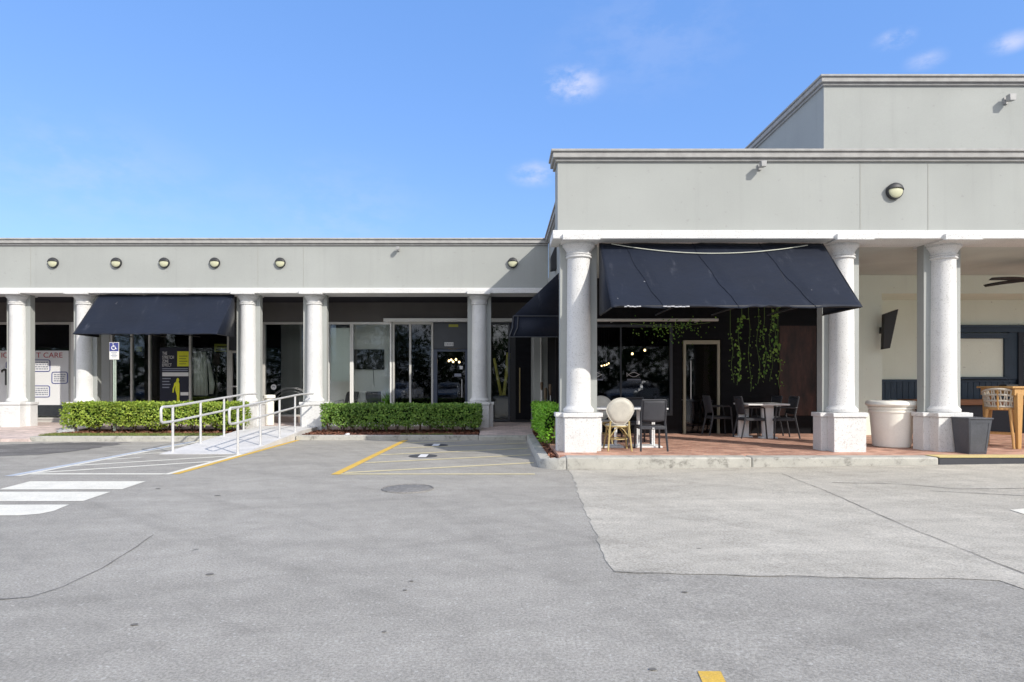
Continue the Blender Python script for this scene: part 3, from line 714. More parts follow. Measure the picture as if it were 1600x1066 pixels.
for (px, py, ln_) in ((988, 482, .25), (1056, 480, .4)):
    x = PX(px, 9.47); w = MB()
    for k in range(7):
        xx = x + ln_ * (k / 7 - .5); dz = random.uniform(-.008, .008); w.add([(xx, 9.455, 2.545 + dz), (xx + ln_ / 6, 9.45, 2.548 + dz), (xx + ln_ / 6, 9.47, 2.564 + dz), (xx, 9.46, 2.563 + dz)], [(0, 1, 2, 3)])
    o = w.build('frayed_edge', 'frayed', awR, solid=.003)
awning(-11.0, -7.3, 16.78, 15.75, 3.805, 2.64, 'black canvas awning over the hedge in the left shop row', seed=3)
awning(-17.6, -13.78, 16.78, 15.75, 3.805, 2.64, 'black canvas awning cut off at the left edge of the photo', seed=4)
# side awning on the left flank of the nearer building
ro = thing('awning', 'dark side awning with deep valance above the black entry door', 'awning', (1.1, 15, 2.4), 'black canvas awnings')
a = MB(); y0, y1 = 13.5, 16.55
a.add([(1.262, y0, 3.80), (1.262, y1, 3.80), (.255, y1, 2.85), (.255, y0, 2.85)], [(0, 1, 2, 3)]); a.build('canopy', 'canvas', ro, solid=.008)
a = MB(); a.add([(.255, y0, 2.85), (.255, y1, 2.85), (.16, y1, 2.39), (.16, y0, 2.39)], [(0, 1, 2, 3)]); a.add([(.255, y0, 2.845), (1.24, y0, 2.845), (1.24, y0, 2.39), (.16, y0, 2.39)], [(0, 1, 2, 3)]); a.build('valance', 'canvas', ro, solid=.008)
a = MB(); a.add([(1.24, y0, 3.79), (.255, y0, 2.852), (1.24, y0, 2.852)], [(0, 1, 2)]); a.build('side_panel', 'canvas', ro, solid=.008)
f = MB(); f.tube([(.26, y0 - .015, 2.85), (1.24, y0 - .015, 2.85)], .012, 8); f.tube([(.255, y0 - .015, 2.85), (.24, y0 - .015, 2.6), (.16, y0 - .015, 2.39)], .012, 8); f.tube([(.36, y0 - .015, 2.84), (.345, y0 - .015, 2.6), (.265, y0 - .015, 2.42)], .012, 8); f.tube([(.16, y0 - .015, 2.39), (1.24, y0 - .015, 2.39)], .01, 8); f.build('frame', 'alu_dark', ro)
# slack cord hung across the terrace awning
pth = []
for k in range(31):
    u = k / 30; px = 955 + (1262 - 955) * u; sag = (u - .52) ** 2 / .27; py = 396 - 15 * sag
    yy = 10.66 - (3.81 - PZ(py, 10.6)) * .94 - .05; pth.append((PX(px, yy), yy, PZ(py, yy)))
w = MB(); w.tube(pth, .008, 6); tag(w.build('cord', 'cord'), 'thin pale cord sagging across the top of the terrace awning', 'cord')

# ------------------------------------------------------------------ fascia lamps
def bulkhead(label, loc):
    ro = thing('wall_lamp', label, 'wall lamp', loc, 'round eyelid lamps on the fascia')
    def disc(r0, y0, r1, y1, n=28):
        m_ = MB(); vs = []
        for (r, y) in ((r0, y0), (r1, y1)):
            vs += [(r * math.cos(2 * math.pi * j / n), y, r * math.sin(2 * math.pi * j / n)) for j in range(n)]
        m_.add(vs, [(j, (j + 1) % n, n + (j + 1) % n, n + j) for j in range(n)] + [tuple(range(n)), tuple(reversed(range(n, 2 * n)))]); return m_
    disc(.135, 0, .135, -.03).build('housing', 'lamp_body', ro, world=False, bevel=.006)
    disc(.142, -.036, .134, -.066).build('bezel', 'lamp_body', ro, world=False, bevel=.006)
    def dome(r, y, dep, a0, a1, k=10, n=28, sc=1.0):
        vs = []; 
        for i in range(k + 1):
            ph = math.pi / 2 * i / k
            for j in range(n + 1):
                th = a0 + (a1 - a0) * j / n; rad = r * math.cos(ph); vs.append((rad * math.cos(th), y - dep * math.sin(ph), rad * math.sin(th)))
        m_ = MB(); m_.add(vs, [(i * (n + 1) + j, i * (n + 1) + j + 1, (i + 1) * (n + 1) + j + 1, (i + 1) * (n + 1) + j) for i in range(k) for j in range(n)]); return m_
    dome(.120, -.064, .042, 0, 2 * math.pi).build('lens', 'lamp_lens', ro, world=False)
    # eyelid hood over the upper part of the lens
    h = MB(); n = 24; k = 8; vs = []
    for i in range(k + 1):
        for j in range(n + 1):
            th = R(8) + (R(164)) * j / n; u = i / k
            x_ = .135 * math.cos(th); zt_ = .135 * math.sin(th); zb_ = .006 + .034 * math.sin(th)
            z_ = zt_ + (zb_ - zt_) * u; r2 = min(1, (x_ * x_ + z_ * z_) / .135 ** 2); vs.append((x_, -.066 - .055 * math.sqrt(max(0, 1 - r2)), z_))
    h.add(vs, [(i * (n + 1) + j, i * (n + 1) + j + 1, (i + 1) * (n + 1) + j + 1, (i + 1) * (n + 1) + j) for i in range(k) for j in range(n)]); h.build('hood', 'lamp_body', ro, world=False, solid=.006)
    return ro
names = ['leftmost eyelid wall lamp on the left shop row fascia', 'second eyelid wall lamp from the left, above the awning edge', 'third eyelid wall lamp from the left, above the awning middle',
         'fourth eyelid wall lamp from the left, above the right part of the awning', 'fifth eyelid wall lamp, above the glass door bay by the ramp', 'eyelid wall lamp at the edge of the fascia shadow near the corner']
first = None
for (px, nm) in zip((82, 181, 256, 335, 437.5, 801), names):
    lc = (PX(px, FY - .06), FY, PZ(410.5, FY - .06))
    if first is None: first = bulkhead(nm, lc)
    else: clone(first, lc, label=nm)
clone(first, (PX(1400, 10.4), 10.47, PZ(298, 10.4)), label='eyelid wall lamp on the nearer building between two wall joints')
def flood(label, loc, ls=1.0):
    ro = thing('flood_light', label, 'flood light', loc, 'small flood lights on the fascias')
    m_ = MB(); m_.box(-.03 * ls, .03 * ls, -.03, 0, -.05 * ls, .05 * ls); m_.tube([(0, -.02, 0), (0, -.1, .02)], .015, 8); m_.build('bracket', 'flood', ro, world=False)
    m_ = MB(); m_.hexa([(-.045 * ls, -.2, -.05 * ls), (.045 * ls, -.2, -.05 * ls), (.035 * ls, -.08, -.04 * ls), (-.035 * ls, -.08, -.04 * ls)], [(-.05 * ls, -.2, .05 * ls), (.05 * ls, -.2, .05 * ls), (.04 * ls, -.08, .055 * ls), (-.04 * ls, -.08, .055 * ls)]); m_.build('head', 'flood', ro, world=False, bevel=.006)
    return ro
flood('tiny flood light on the left shop row fascia under the cornice', (PX(622, FY - .1), FY, PZ(389, FY - .1)), .9)
flood('small box flood light under the cornice of the nearer building', (PX(1191, 10.35), 10.47, PZ(258, 10.35)), .95)
flood('grey flood light high on the upper wall at the right', (PX(1580, 12.1), 12.25, PZ(153, 12.1)), 1.3)
# dark speaker-like fitting on the flank of the nearer building
m_ = MB(); m_.prism([(1.27, 14.2, 4.62), (1.27, 14.2, 4.02), (1.14, 14.2, 4.0), (1.13, 14.2, 4.3)], (0, .3, 0)); tag(m_.build('flank_fitting', 'lamp_body', bevel=.01), 'dark box fitting on the side wall just left of the first nearer column', 'wall fitting')

# ------------------------------------------------------------------ railings of the ramp
def railing(x, ys, y_start, y_end, label, ret=False):
    ro = thing('handrail', label, 'handrail', (x, ys[0], 0), 'pipe handrails along the ramp')
    def zt(y): return .885 + max(0, min(1, (y - 11.88) / 3.62)) * .19 + .02
    dz = .30
    for y in ys:
        zb = .006 + max(0, min(1, (y - 11.88) / 3.62)) * .19
        m_ = MB(); m_.tube([(x, y, zb - .02), (x, y, zt(y))], .024, 12); m_.build('post', 'galv', ro)
        m_ = MB(); m_.lathe(x, y, [(.05, zb - .005), (.05, zb + .012), (.028, zb + .014)], 16); m_.build('post_base', 'galv', ro)
    top = [(x, y, zt(y)) for y in [y_end - (y_end - ys[0]) * k / 10 for k in range(11)]]
    lp = []
    for k in range(9):
        a = math.pi / 2 + math.pi * k / 8
        cz = .07; zc = zt(ys[0]) - cz if k <= 4 else zt(ys[0]) - dz + cz
        lp.append((x, y_start + .07 + .07 * math.cos(a), zc + .07 * math.sin(a)))
    bot = [(x, y, zt(y) - dz) for y in [ys[0] + (y_end - ys[0]) * k / 10 for k in range(11)]]
    m_ = MB(); m_.tube(top + lp + bot, .024, 12); m_.build('rail', 'galv', ro)
    return ro
railing(-6.5, (12.14, 13.26, 14.38, 15.47), 11.72, 16.3, 'left pipe handrail of the ramp, beside the hedge')
railing(-5.1, (11.87, 12.98, 14.1, 15.16), 11.5, 16.6, 'right pipe handrail of the ramp, beside the yellow line')
# short round white bollard behind the ramp
ro = thing('bollard', 'short white round bollard with a wide cap beside the glass door', 'bollard', (-6.66, 17.6, SW))
m_ = MB(); m_.lathe(-6.66, 17.6, [(.13, SW), (.13, .94)], 24); m_.build('post', 'pot_white', ro)
m_ = MB(); m_.lathe(-6.66, 17.6, [(.14, .94), (.17, .955), (.17, 1.02), (.15, 1.045), (.05, 1.05)], 24); m_.build('cap', 'pot_white', ro)

# ------------------------------------------------------------------ accessible parking sign
xs, ys = PX(178.7, 15.9), 15.9
ro = thing('parking_sign', 'blue and white accessible parking sign on a pole behind the left hedge', 'sign', (xs, ys, .11))
m_ = MB(); m_.box(xs - .035, xs - .012, ys, ys + .03, .1, 2.0); m_.box(xs + .012, xs + .035, ys, ys + .03, .1, 2.0); m_.box(xs - .012, xs + .012, ys + .02, ys + .03, .1, 2.0); m_.build('pole', 'sign_green', ro)
zA, zB, zC = PZ(535, ys), PZ(549, ys), PZ(562, ys)
m_ = MB(); m_.box(xs - .125, xs + .125, ys - .012, ys - .004, zC, zA); m_.build('plate', 'sign_white', ro, bevel=.01)
m_ = MB(); m_.box(xs - .115, xs + .115, ys - .016, ys - .012, zB, zA - .012); m_.build('blue_field', 'sign_blue', ro)
m_ = MB(); cz = (zA + zB) / 2
m_.tube([(xs - .01 + .05 * math.cos(a), ys - .018, cz - .03 + .05 * math.sin(a)) for a in [R(120 + 20 * k) for k in range(13)]], .009, 6)
m_.tube([(xs - .02, ys - .018, cz + .055), (xs - .015, ys - .018, cz - .005), (xs + .035, ys - .018, cz - .008), (xs + .055, ys - .018, cz - .06), (xs + .075, ys - .018, cz - .055)], .009, 6)
m_.tube([(xs - .018, ys - .018, cz + .022), (xs + .03, ys - .018, cz + .02)], .008, 6)
m_.tube([(xs - .022, ys - .018, cz + .07), (xs - .021, ys - .018, cz + .085)], .016, 8); m_.build('wheelchair_symbol', 'ink_white', ro)
m_ = MB()
for k, wd in enumerate((.08, .05, .085, .06)): m_.box(xs - wd, xs + wd, ys - .0145, ys - .012, zB - .045 - .036 * k, zB - .03 - .036 * k)
m_.build('lettering', 'ink_grey', ro)

# ------------------------------------------------------------------ printed film, posters, stickers
yf = YS - .035
ro = thing('window_film', 'white printed window film with red lettering and blue boxes at the far left', 'window graphic', (SX(40), yf, SZ(633)))
m_ = MB(); m_.box(SX(-140), SX(106.5), yf + .055, yf + .062, SZ(633), SZ(548)); m_.build('film', 'film_white', ro)
text_mesh('lettering', 'T CARE', 'ink_red', ro, SX(56), SX(97), SZ(559), SZ(551), yf + .052)
text_mesh('lettering', 'IC', 'ink_red', ro, SX(1.5), SX(11), SZ(559), SZ(551), yf + .052)
for (a, b, c, d) in ((48, 77.5, 562.5, 580.5), (80.5, 104.8, 581.5, 599.2), (48, 77, 603, 620.5), (9, 30, 565, 576)):
    x0, x1, z1, z0 = SX(a), SX(b), SZ(c), SZ(d); r = .06; pts = []
    for (cx, cz, s0) in ((x1 - r, z1 - r, 0), (x0 + r, z1 - r, 90), (x0 + r, z0 + r, 180), (x1 - r, z0 + r, 270)):
        pts += [(cx + r * math.cos(R(s0 + 22.5 * k)), yf + .05, cz + r * math.sin(R(s0 + 22.5 * k))) for k in range(5)]
    m_ = MB(); m_.tube(pts, .012, 6, closed=True); m_.build('text_box', 'ink_blue', ro)
    m_ = MB()
    for k in range(4):
        zz = z1 - .075 - k * (z1 - z0 - .13) / 3.4; x = x0 + .06
        while x < x1 - .09: l = random.uniform(.03, .09); m_.box(x, min(x + l, x1 - .06), yf + .05, yf + .054, zz - .018, zz + .014); x += l + .018
    m_.build('lettering', 'ink_grey', ro)
m_ = MB(); m_.tube([(SX(2.5), yf + .045, SZ(582)), (SX(3), yf + .045, SZ(579)), (SX(6), yf + .045, SZ(578)), (SX(10), yf + .045, SZ(579)), (SX(11), yf + .045, SZ(586)), (SX(11), yf + .045, SZ(602))], [.02, .03, .035, .05, .06, .06], 8); m_.build('dark_figure', 'ink_black', ro)
# stretch studio poster inside bay two
yp = YS + .026
ro = thing('poster', 'dark navy window poster with white headline, yellow square and yellow walking figure', 'poster', (SX(265), yp, SZ(626)))
m_ = MB(); m_.box(SX(249), SX(295.5), yp, yp + .01, SZ(632), SZ(543)); m_.build('sheet', 'poster_navy', ro)
for k, (s_, x1) in enumerate((('THE', 260.5), ('STRETCH', 271), ('ZONE', 262.5), ('EFFECT', 267.5))):
    text_mesh('headline', s_, 'ink_white', ro, SX(253), SX(x1), SZ(554.6 + 6.1 * k), SZ(549.8 + 6.1 * k), yp - .004)
m_ = MB(); m_.box(SX(276.5), SX(294.5), yp - .012, yp - .002, SZ(572.5), SZ(549)); yl = m_.build('yellow_square', 'poster_yellow', ro)
m_ = MB()
for k in range(4): m_.box(SX(279.5), SX(292.5 - 2 * (k % 2)), yp - .016, yp - .012, SZ(556 + 4 * k + 1.3), SZ(556 + 4 * k)); 
m_.build('lettering', 'poster_olive', yl)
m_ = MB(); m_.box(SX(253), SX(294), yp - .008, yp - .002, SZ(588), SZ(582)); m_.box(SX(281.5), SX(294), yp - .008, yp - .002, SZ(618), SZ(613)); m_.build('white_bar', 'ink_white', ro)
m_ = MB()
for k in range(2): m_.box(SX(253), SX(293), yp - .006, yp - .002, SZ(577 + 3 * k), SZ(575.4 + 3 * k))
for k in range(4): m_.box(SX(253), SX(266 - 2 * (k % 2)), yp - .006, yp - .002, SZ(592.5 + 4.6 * k), SZ(590.8 + 4.6 * k))
m_.build('lettering', 'ink_grey', ro)
def q(px, py): return (SX(px), yp - .014, SZ(py))
m_ = MB(); m_.prism([q(275.4, 592.5), q(277, 590.8), q(278.8, 591.5), q(279.3, 594.5), q(278.5, 596.5), q(280, 600), q(280, 610), q(279.8, 618), q(279.6, 628), q(276.2, 628), q(276, 618), q(273.4, 610), q(273.8, 602), q(271.5, 608), q(271, 613.5), q(269, 613.5), q(269.5, 608), q(272, 599), q(274.8, 596.5)], (0, .01, 0)); m_.build('walking_figure', 'poster_yellow', ro)
ro = thing('shop_sign', 'dull yellow hanging sign with dark lettering inside the left shop window', 'sign', (SX(343), YS + .2, SZ(549)))
m_ = MB(); m_.box(SX(330), SX(357), YS + .2, YS + .22, SZ(549), SZ(537)); m_.build('board', 'poster_olive', ro)
m_ = MB()
for (zz, hh, x) in ((540.5, 1.6, 335), (544.5, 3, 333)):
    while x < 354: m_.box(SX(x), SX(x + 1.6), YS + .19, YS + .2, SZ(zz + hh), SZ(zz)); x += 2.3
m_.build('lettering', 'ink_black', ro)
m_ = MB(); m_.box(SX(208), SX(216.5), YS + .15, YS + .16, SZ(549), SZ(541)); tag(m_.build('paper_notice', 'poster_olive'), 'small olive square notice near the top of the left shop window', 'notice')
# pale folded sheets added in place of a reflection in the shop front
ro = thing('reflection_sheet', 'pale folded sheets standing in for a reflection in the shop glass left of the yellow sign', 'reflection_sheet', (SX(310), YS + .35, SW))
m_ = MB(); n = 40; pts = []
for i in range(n + 1):
    u = i / n; pts.append((SX(299) + (SX(321) - SX(299)) * u, YS + .14 + .035 * math.sin(u * 26)))
vs = []
for (zt_, sh) in ((SZ(549), -.35), (SZ(570), -.15), (SZ(618), 0)):
    vs += [(SX(299) + (x - SX(299)) * (1 + sh * .45), y, zt_) for x, y in pts]
m_.add(vs, [(j * (n + 1) + i, j * (n + 1) + i + 1, (j + 1) * (n + 1) + i + 1, (j + 1) * (n + 1) + i) for j in range(2) for i in range(n)]); m_.build('reflected_shape', 'reflection_sheet', ro, solid=.006)
m_ = MB(); vs = []
for (zt_, a, b) in ((SZ(556), 317, 319.5), (SZ(575), 320.5, 326), (SZ(600), 322, 331), (SZ(616), 322, 328)):
    vs += [(SX(a) + (SX(b) - SX(a)) * i / 12, YS + .2 + .025 * math.sin(i * 1.6), zt_) for i in range(13)]
m_.add(vs, [(j * 13 + i, j * 13 + i + 1, (j + 1) * 13 + i + 1, (j + 1) * 13 + i) for j in range(3) for i in range(12)]); m_.build('reflected_shape', 'reflection_sheet', ro, solid=.006)
# sticker and etched arcs on the glass door by the ramp
ro = thing('door_decal', 'round white sticker on the glass door behind the ramp', 'sticker', (SX(427), YS - .01, SZ(605)))
cx, cz = SX(427), SZ(605)
m_ = MB(); m_.prism([(cx + .085 * math.cos(2 * math.pi * k / 24), YS + .026, cz + .085 * math.sin(2 * math.pi * k / 24)) for k in range(24)], (0, .003, 0)); m_.build('disc', 'ink_white', ro)
m_ = MB(); m_.tube([(cx - .03, YS + .022, cz - .012), (cx - .02, YS + .022, cz + .025), (cx + .02, YS + .022, cz + .025), (cx + .035, YS + .022, cz - .012)], .012, 6); m_.build('emblem', 'ink_grey', ro)
ro = thing('glass_etching', 'thin white etched arcs on the glass door behind the ramp', 'window graphic', (SX(450), YS - .01, SZ(650)))
for (r_, wd, a0, a1) in ((.62, .006, 25, 165), (.66, .004, 40, 150), (.52, .004, 60, 170)):
    m_ = MB(); cx, cz = SX(455), SZ(634); m_.tube([(cx + r_ * math.cos(R(a0 + (a1 - a0) * k / 24)), YS + .026, cz + r_ * .85 * math.sin(R(a0 + (a1 - a0) * k / 24))) for k in range(25)], wd, 6); m_.build('arc', 'glass_white', ro)
# waiting room: roller blind, screen, chairs, plant
ro = thing('roller_blind', 'pale green roller blind pulled down in the narrow window', 'blind', (SX(532), YS + .2, SZ(596)))
m_ = MB(); m_.box(SX(516), SX(548.5), YS + .09, YS + .1, SZ(596), SZ(512)); m_.build('cloth', 'blind', ro)
m_ = MB(); m_.box(SX(516), SX(548.5), YS + .07, YS + .14, SZ(512), SZ(507)); m_.build('cassette', 'alu_dark', ro)
ro = thing('wall_screen', 'black flat television on the waiting room wall', 'television', (SX(576), 19.45, SZ(577)))
a, b = PX(551, 19.44), PX(600, 19.44)
m_ = MB(); m_.box(a, b, 19.42, 19.48, PZ(577.5, 19.44), PZ(546, 19.44)); m_.build('screen', 'tv', ro, bevel=.008)
m_ = MB(); m_.tube([(PX(583, 19.48), 19.485, PZ(577, 19.48)), (PX(584.5, 19.48), 19.485, PZ(604, 19.48))], .008, 6); m_.build('cable', 'ink_black', ro)
def office_chair(x, y, label, rz):
    ro = thing('waiting_chair', label, 'chair', (x, y, SW), 'waiting room chairs', rz)
    m_ = MB(); m_.box(-.24, .24, -.24, .22, .40, .46); m_.build('seat', 'chair_black', ro, bevel=.02, world=False)
    m_ = MB(); m_.hexa([(-.24, .2, .5), (.24, .2, .5), (.24, .24, .5), (-.24, .24, .5)], [(-.24, .3, .92), (.24, .3, .92), (.24, .34, .92), (-.24, .34, .92)]); m_.build('backrest', 'chair_black', ro, bevel=.015, world=False)
    for s in (-1, 1):
        m_ = MB(); m_.tube([(s * .27, -.24, 0), (s * .27, -.22, .62), (s * .27, .2, .66), (s * .27, .26, .5), (s * .27, .24, 0)], .016, 8); m_.build('leg_frame', 'galv', ro, world=False)
    return ro
oc = office_chair(SX(581), 19.12, 'waiting room chair with dark back, beside the indoor plant', R(20))
clone(oc, (SX(535), 19.15, SW), R(-25), 'waiting room chair half hidden behind the narrow window')
def leaf(mb, p, d, nrm, l, wd):
    d = d.normalized(); s_ = d.cross(nrm).normalized() * wd
    mb.add([p, p + d * l * .45 + s_, p + d * l, p + d * l * .45 - s_], [(0, 1, 2, 3)])
ro = thing('indoor_plant', 'leafy green plant behind the waiting room glass', 'plant', (SX(603), 19.1, SW))
m_ = MB(); m_.lathe(SX(603), 19.1, [(.11, SW), (.15, SW + .26), (.16, SW + .28)], 16); m_.build('pot', 'planter_dark', ro)
m_ = MB()
for k in range(90):
    a = random.uniform(0, 6.28); e = random.uniform(.3, 1.4); p = Vector((SX(603), 19.1, SW + .3 + random.uniform(0, .3))); d = Vector((math.cos(a) * math.cos(e), math.sin(a) * math.cos(e) * .6, math.sin(e)))
    leaf(m_, p, d, Vector((random.uniform(-1, 1), random.uniform(-1, 1), .3)), random.uniform(.25, .42), .03)
m_.build('foliage', 'leaf_bright', ro)
# house number and notices on the black shop
ro = thing('door_number', 'white number plates over the dark blue shop door', 'sign', (SX(701), YS - .01, SZ(541)))
for k, ch in enumerate('3888'):
    xa = 694.6 + 3.55 * k
    m_ = MB(); m_.box(SX(xa), SX(xa + 3.1), YS - .004, YS + .005, SZ(541), SZ(535)); pl = m_.build('number_plate', 'ink_white', ro)
    text_mesh('digit', ch, 'ink_black', pl, SX(xa + .7), SX(xa + 2.4), SZ(540.2), SZ(535.8), YS - .007)
m_ = MB(); m_.box(SX(701), SX(716), YS + .0, YS + .005, SZ(511), SZ(507)); tag(m_.build('exit_plate', 'poster_olive'), 'small pale yellow plate at the top of the dark shop transom', 'sign')
for (a, b, c, d, mm, nm) in ((718, 723, 572, 577, 'ink_white', 'upper white square notice on the dark shop door glass'), (710, 720.5, 584, 588.5, 'ink_grey', 'lower grey notice on the dark shop door glass')):
    m_ = MB(); m_.box(SX(a), SX(b), YS + .022, YS + .027, SZ(d), SZ(c)); tag(m_.build('door_notice', mm), nm, 'notice', 'notices on the shop door')
# bulbs hanging in the dark shop and dining room
def pend(px, py, y, label, r=.035, zt=3.84):
    x, z = PX(px, y), PZ(py, y); ro = thing('pendant_bulb', label, 'lamp', (x, y, z), 'small lit pendant bulbs inside')
    m_ = MB(); m_.lathe(x, y, [(r * .25, z - r), (r * .8, z - r * .6), (r, z), (r * .75, z + r * .65), (r * .35, z + r * 1.1)], 12); m_.build('bulb', 'bulb', ro)
    m_ = MB(); m_.tube([(x, y, z + r), (x, y, zt)], .006, 6); m_.build('flex', 'ink_black', ro)
for (px, py, nm) in ((691, 525, 'upper left lit bulb in the dark shop transom'), (699.5, 525, 'upper right lit bulb in the dark shop transom')): pend(px, py, 19.9, nm, .04)
for k, (px, py) in enumerate(((701.5, 564), (705, 562.5), (708, 565.5), (712.5, 562), (717.5, 566))): pend(px, py, 21, 'one of five warm bulbs clustered behind the dark shop door', .038)
for (px, py, nm) in ((1007.5, 547.5, 'brightest warm bulb behind the dining room glass'), (988, 553, 'warm bulb left of the brightest one in the dining room')): pend(px, py, 16.5, nm, .032)
for k, (px, py) in enumerate(((940, 572), (944.5, 571), (948, 570), (951, 568))): pend(px, py, 17.2, 'one of four warm bulbs in a row low behind the dining glass', .022)
# fish emblems on the dining room glass
for (px, nm) in ((932, 'fish emblem on the dining glass half hidden by the first near column'), (991, 'whole white fish emblem on the dining glass above the black chair')):
    cx, cz, yy = PX(px, YG), PZ(585.5, YG), YG + .022
    ro = thing('fish_emblem', nm, 'window graphic', (cx, yy, cz), 'fish emblems on the dining glass')
    m_ = MB(); up = []; dn = []
    for k in range(17):
        u = k / 16; xx = cx - .13 + .26 * u; hz = .052 * math.sin(math.pi * min(1, u * 1.06 - .0)) if u > 0 else 0; up.append((xx, yy, cz + hz)); dn.append((xx, yy, cz - hz))
    m_.tube(up, .0065, 6); m_.tube(dn, .0065, 6); m_.tube([(cx - .13, yy, cz), (cx - .17, yy, cz + .045), (cx - .165, yy, cz - .045), (cx - .13, yy, cz)], .0065, 6); m_.build('outline', 'glass_white', ro)
    m_ = MB(); x = cx - .16
    while x < cx + .16: m_.box(x, x + .018, yy - .003, yy, cz - .135, cz - .1); x += .027
    m_.build('lettering', 'ink_grey', ro)

# ------------------------------------------------------------------ hedges
def hedge(name_label, x0, x1, y0, y1, zb, z1, n, lm, seed, lsz=.068, gaps=True):
    r_ = random.Random(seed)
    ro = thing('hedge', name_label, 'hedge', ((x0 + x1) / 2, (y0 + y1) / 2, zb))
    m_ = MB(); z0 = zb + .19
    def off(a, b): return .022 * math.sin(a * 5.3 + seed) + .02 * math.sin(b * 9.1 + a * 2.3)
    A = [((x1 - x0) * (z1 - z0), 'f'), ((x1 - x0) * (z1 - z0) * .5, 'b'), ((x1 - x0) * (y1 - y0), 't'), ((y1 - y0) * (z1 - z0), 'l'), ((y1 - y0) * (z1 - z0), 'r'), ((x1 - x0) * (y1 - y0) * .5, 'u'), ((x1 - x0) * (z1 - z0) * .5, 'i')]
    tot = sum(a for a, _ in A)
    for _ in range(n):
        k = r_.uniform(0, tot)
        for a, s in A:
            if k < a: break
            k -= a
        x, y, z = r_.uniform(x0, x1), r_.uniform(y0, y1), r_.uniform(z0, z1); dp = min(.2, r_.expovariate(18))
        low = z0 + .05 * math.sin(x * 3.1 + y * 2 + seed) + .05 * math.sin(x * 7.7 + y * 5)
        if s == 'f': y = y0 + dp + off(x, z); nr = Vector((0, -1, .25))
        elif s == 'b': y = y1 - dp; nr = Vector((0, 1, .25))
        elif s == 't': z = z1 - dp * .7 + off(x, y) * .45; nr = Vector((0, 0, 1))
        elif s == 'l': x = x0 + dp + off(y, z); nr = Vector((-1, 0, .25))
        elif s == 'r': x = x1 - dp - off(y, z); nr = Vector((1, 0, .25))
        elif s == 'u': z = low + dp; nr = Vector((0, 0, -1))
        else: nr = Vector((0, -.5, .5))
        if z < low and r_.random() < .85: continue
        nr = (nr + Vector((r_.gauss(0, .6), r_.gauss(0, .6), r_.gauss(0, .6)))).normalized()
        d = nr.cross(Vector((r_.gauss(0, 1), r_.gauss(0, 1), r_.gauss(0, 1)))).normalized(); d = (d + nr * .35).normalized()
        leaf(m_, Vector((x, y, z)), d, nr, lsz * r_.uniform(.7, 1.35), lsz * .27 * r_.uniform(.8, 1.2))
    m_.build('foliage', lm, ro, sharp=180)
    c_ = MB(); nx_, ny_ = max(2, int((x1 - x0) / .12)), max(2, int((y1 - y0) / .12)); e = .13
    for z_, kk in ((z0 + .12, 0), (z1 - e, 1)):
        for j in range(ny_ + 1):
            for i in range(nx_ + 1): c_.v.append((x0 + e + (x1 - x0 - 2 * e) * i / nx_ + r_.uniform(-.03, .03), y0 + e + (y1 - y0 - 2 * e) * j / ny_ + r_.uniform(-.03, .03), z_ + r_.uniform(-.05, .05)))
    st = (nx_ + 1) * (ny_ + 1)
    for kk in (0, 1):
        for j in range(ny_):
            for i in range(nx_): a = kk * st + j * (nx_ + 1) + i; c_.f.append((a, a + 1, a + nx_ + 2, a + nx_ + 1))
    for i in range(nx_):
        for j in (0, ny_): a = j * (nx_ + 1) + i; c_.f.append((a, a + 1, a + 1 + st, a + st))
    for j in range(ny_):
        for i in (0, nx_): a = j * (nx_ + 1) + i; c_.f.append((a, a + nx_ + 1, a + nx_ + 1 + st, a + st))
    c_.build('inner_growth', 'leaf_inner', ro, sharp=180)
    s_ = MB(); L = max(x1 - x0, y1 - y0); kk = int(L / .28)
    for k in range(kk):
        u = (k + .5) / kk
        bx, by = (x0 + (x1 - x0) * u, (y0 + y1) / 2 + r_.uniform(-.12, .05)) if x1 - x0 > y1 - y0 else ((x0 + x1) / 2, y0 + (y1 - y0) * u)
        for _ in range(4):
            tx, ty = r_.uniform(-.16, .16), r_.uniform(-.2, .2); s_.tube([(bx + r_.uniform(-.05, .05), by, zb - .03), (bx + tx * .5, by + ty * .5, zb + .25), (bx + tx, by + ty, zb + .55)], [.014, .010, .005], 5)
    s_.build('stems', 'stem', ro)
hedge('long yellow-green clipped hedge at the left behind the handrail', -11.15, -6.72, 15.55, 16.4, .115, .865, 13500, 'leaf_yellow', 1)
hedge('darker green clipped hedge between the two columns in the middle', -4.62, -.56, 15.75, 16.45, .09, .82, 12500, 'leaf_green', 2)
hedge('short bright green hedge beside the corner column plinth', .76, 1.22, 11.75, 15.4, .12, .90, 6500, 'leaf_bright', 3)
m_ = MB(); rk = random.Random(5); n = 10; vs = []
def rockmesh(cx, cy, cz, r, seed):
    q_ = random.Random(seed); b_ = MB(); prof = []
    vs = []; rings = 6; n = 12
    for i in range(rings + 1):
        ph = math.pi / 2 * i / rings
        for j in range(n): 
            th = 2 * math.pi * j / n; rr_ = r * math.cos(ph) * q_.uniform(.82, 1.15); vs.append((cx + rr_ * math.cos(th) * 1.3, cy + rr_ * math.sin(th), cz + r * .7 * math.sin(ph) * q_.uniform(.9, 1.1)))
    b_.add(vs, [(i * n + j, i * n + (j + 1) % n, (i + 1) * n + (j + 1) % n, (i + 1) * n + j) for i in range(rings) for j in range(n)] + [tuple(rings * n + j for j in range(n))]); return b_
tag(rockmesh(-11.12, 15.75, .12, .2, 4).build('stone', 'rock'), 'grey stone at the left end of the long hedge', 'rock')
tag(rockmesh(gp(566, 678)[0] * 1.0, 15.2, .09, .07, 6).build('stone', 'ink_white'), 'small white stone in the mulch of the middle bed', 'rock')

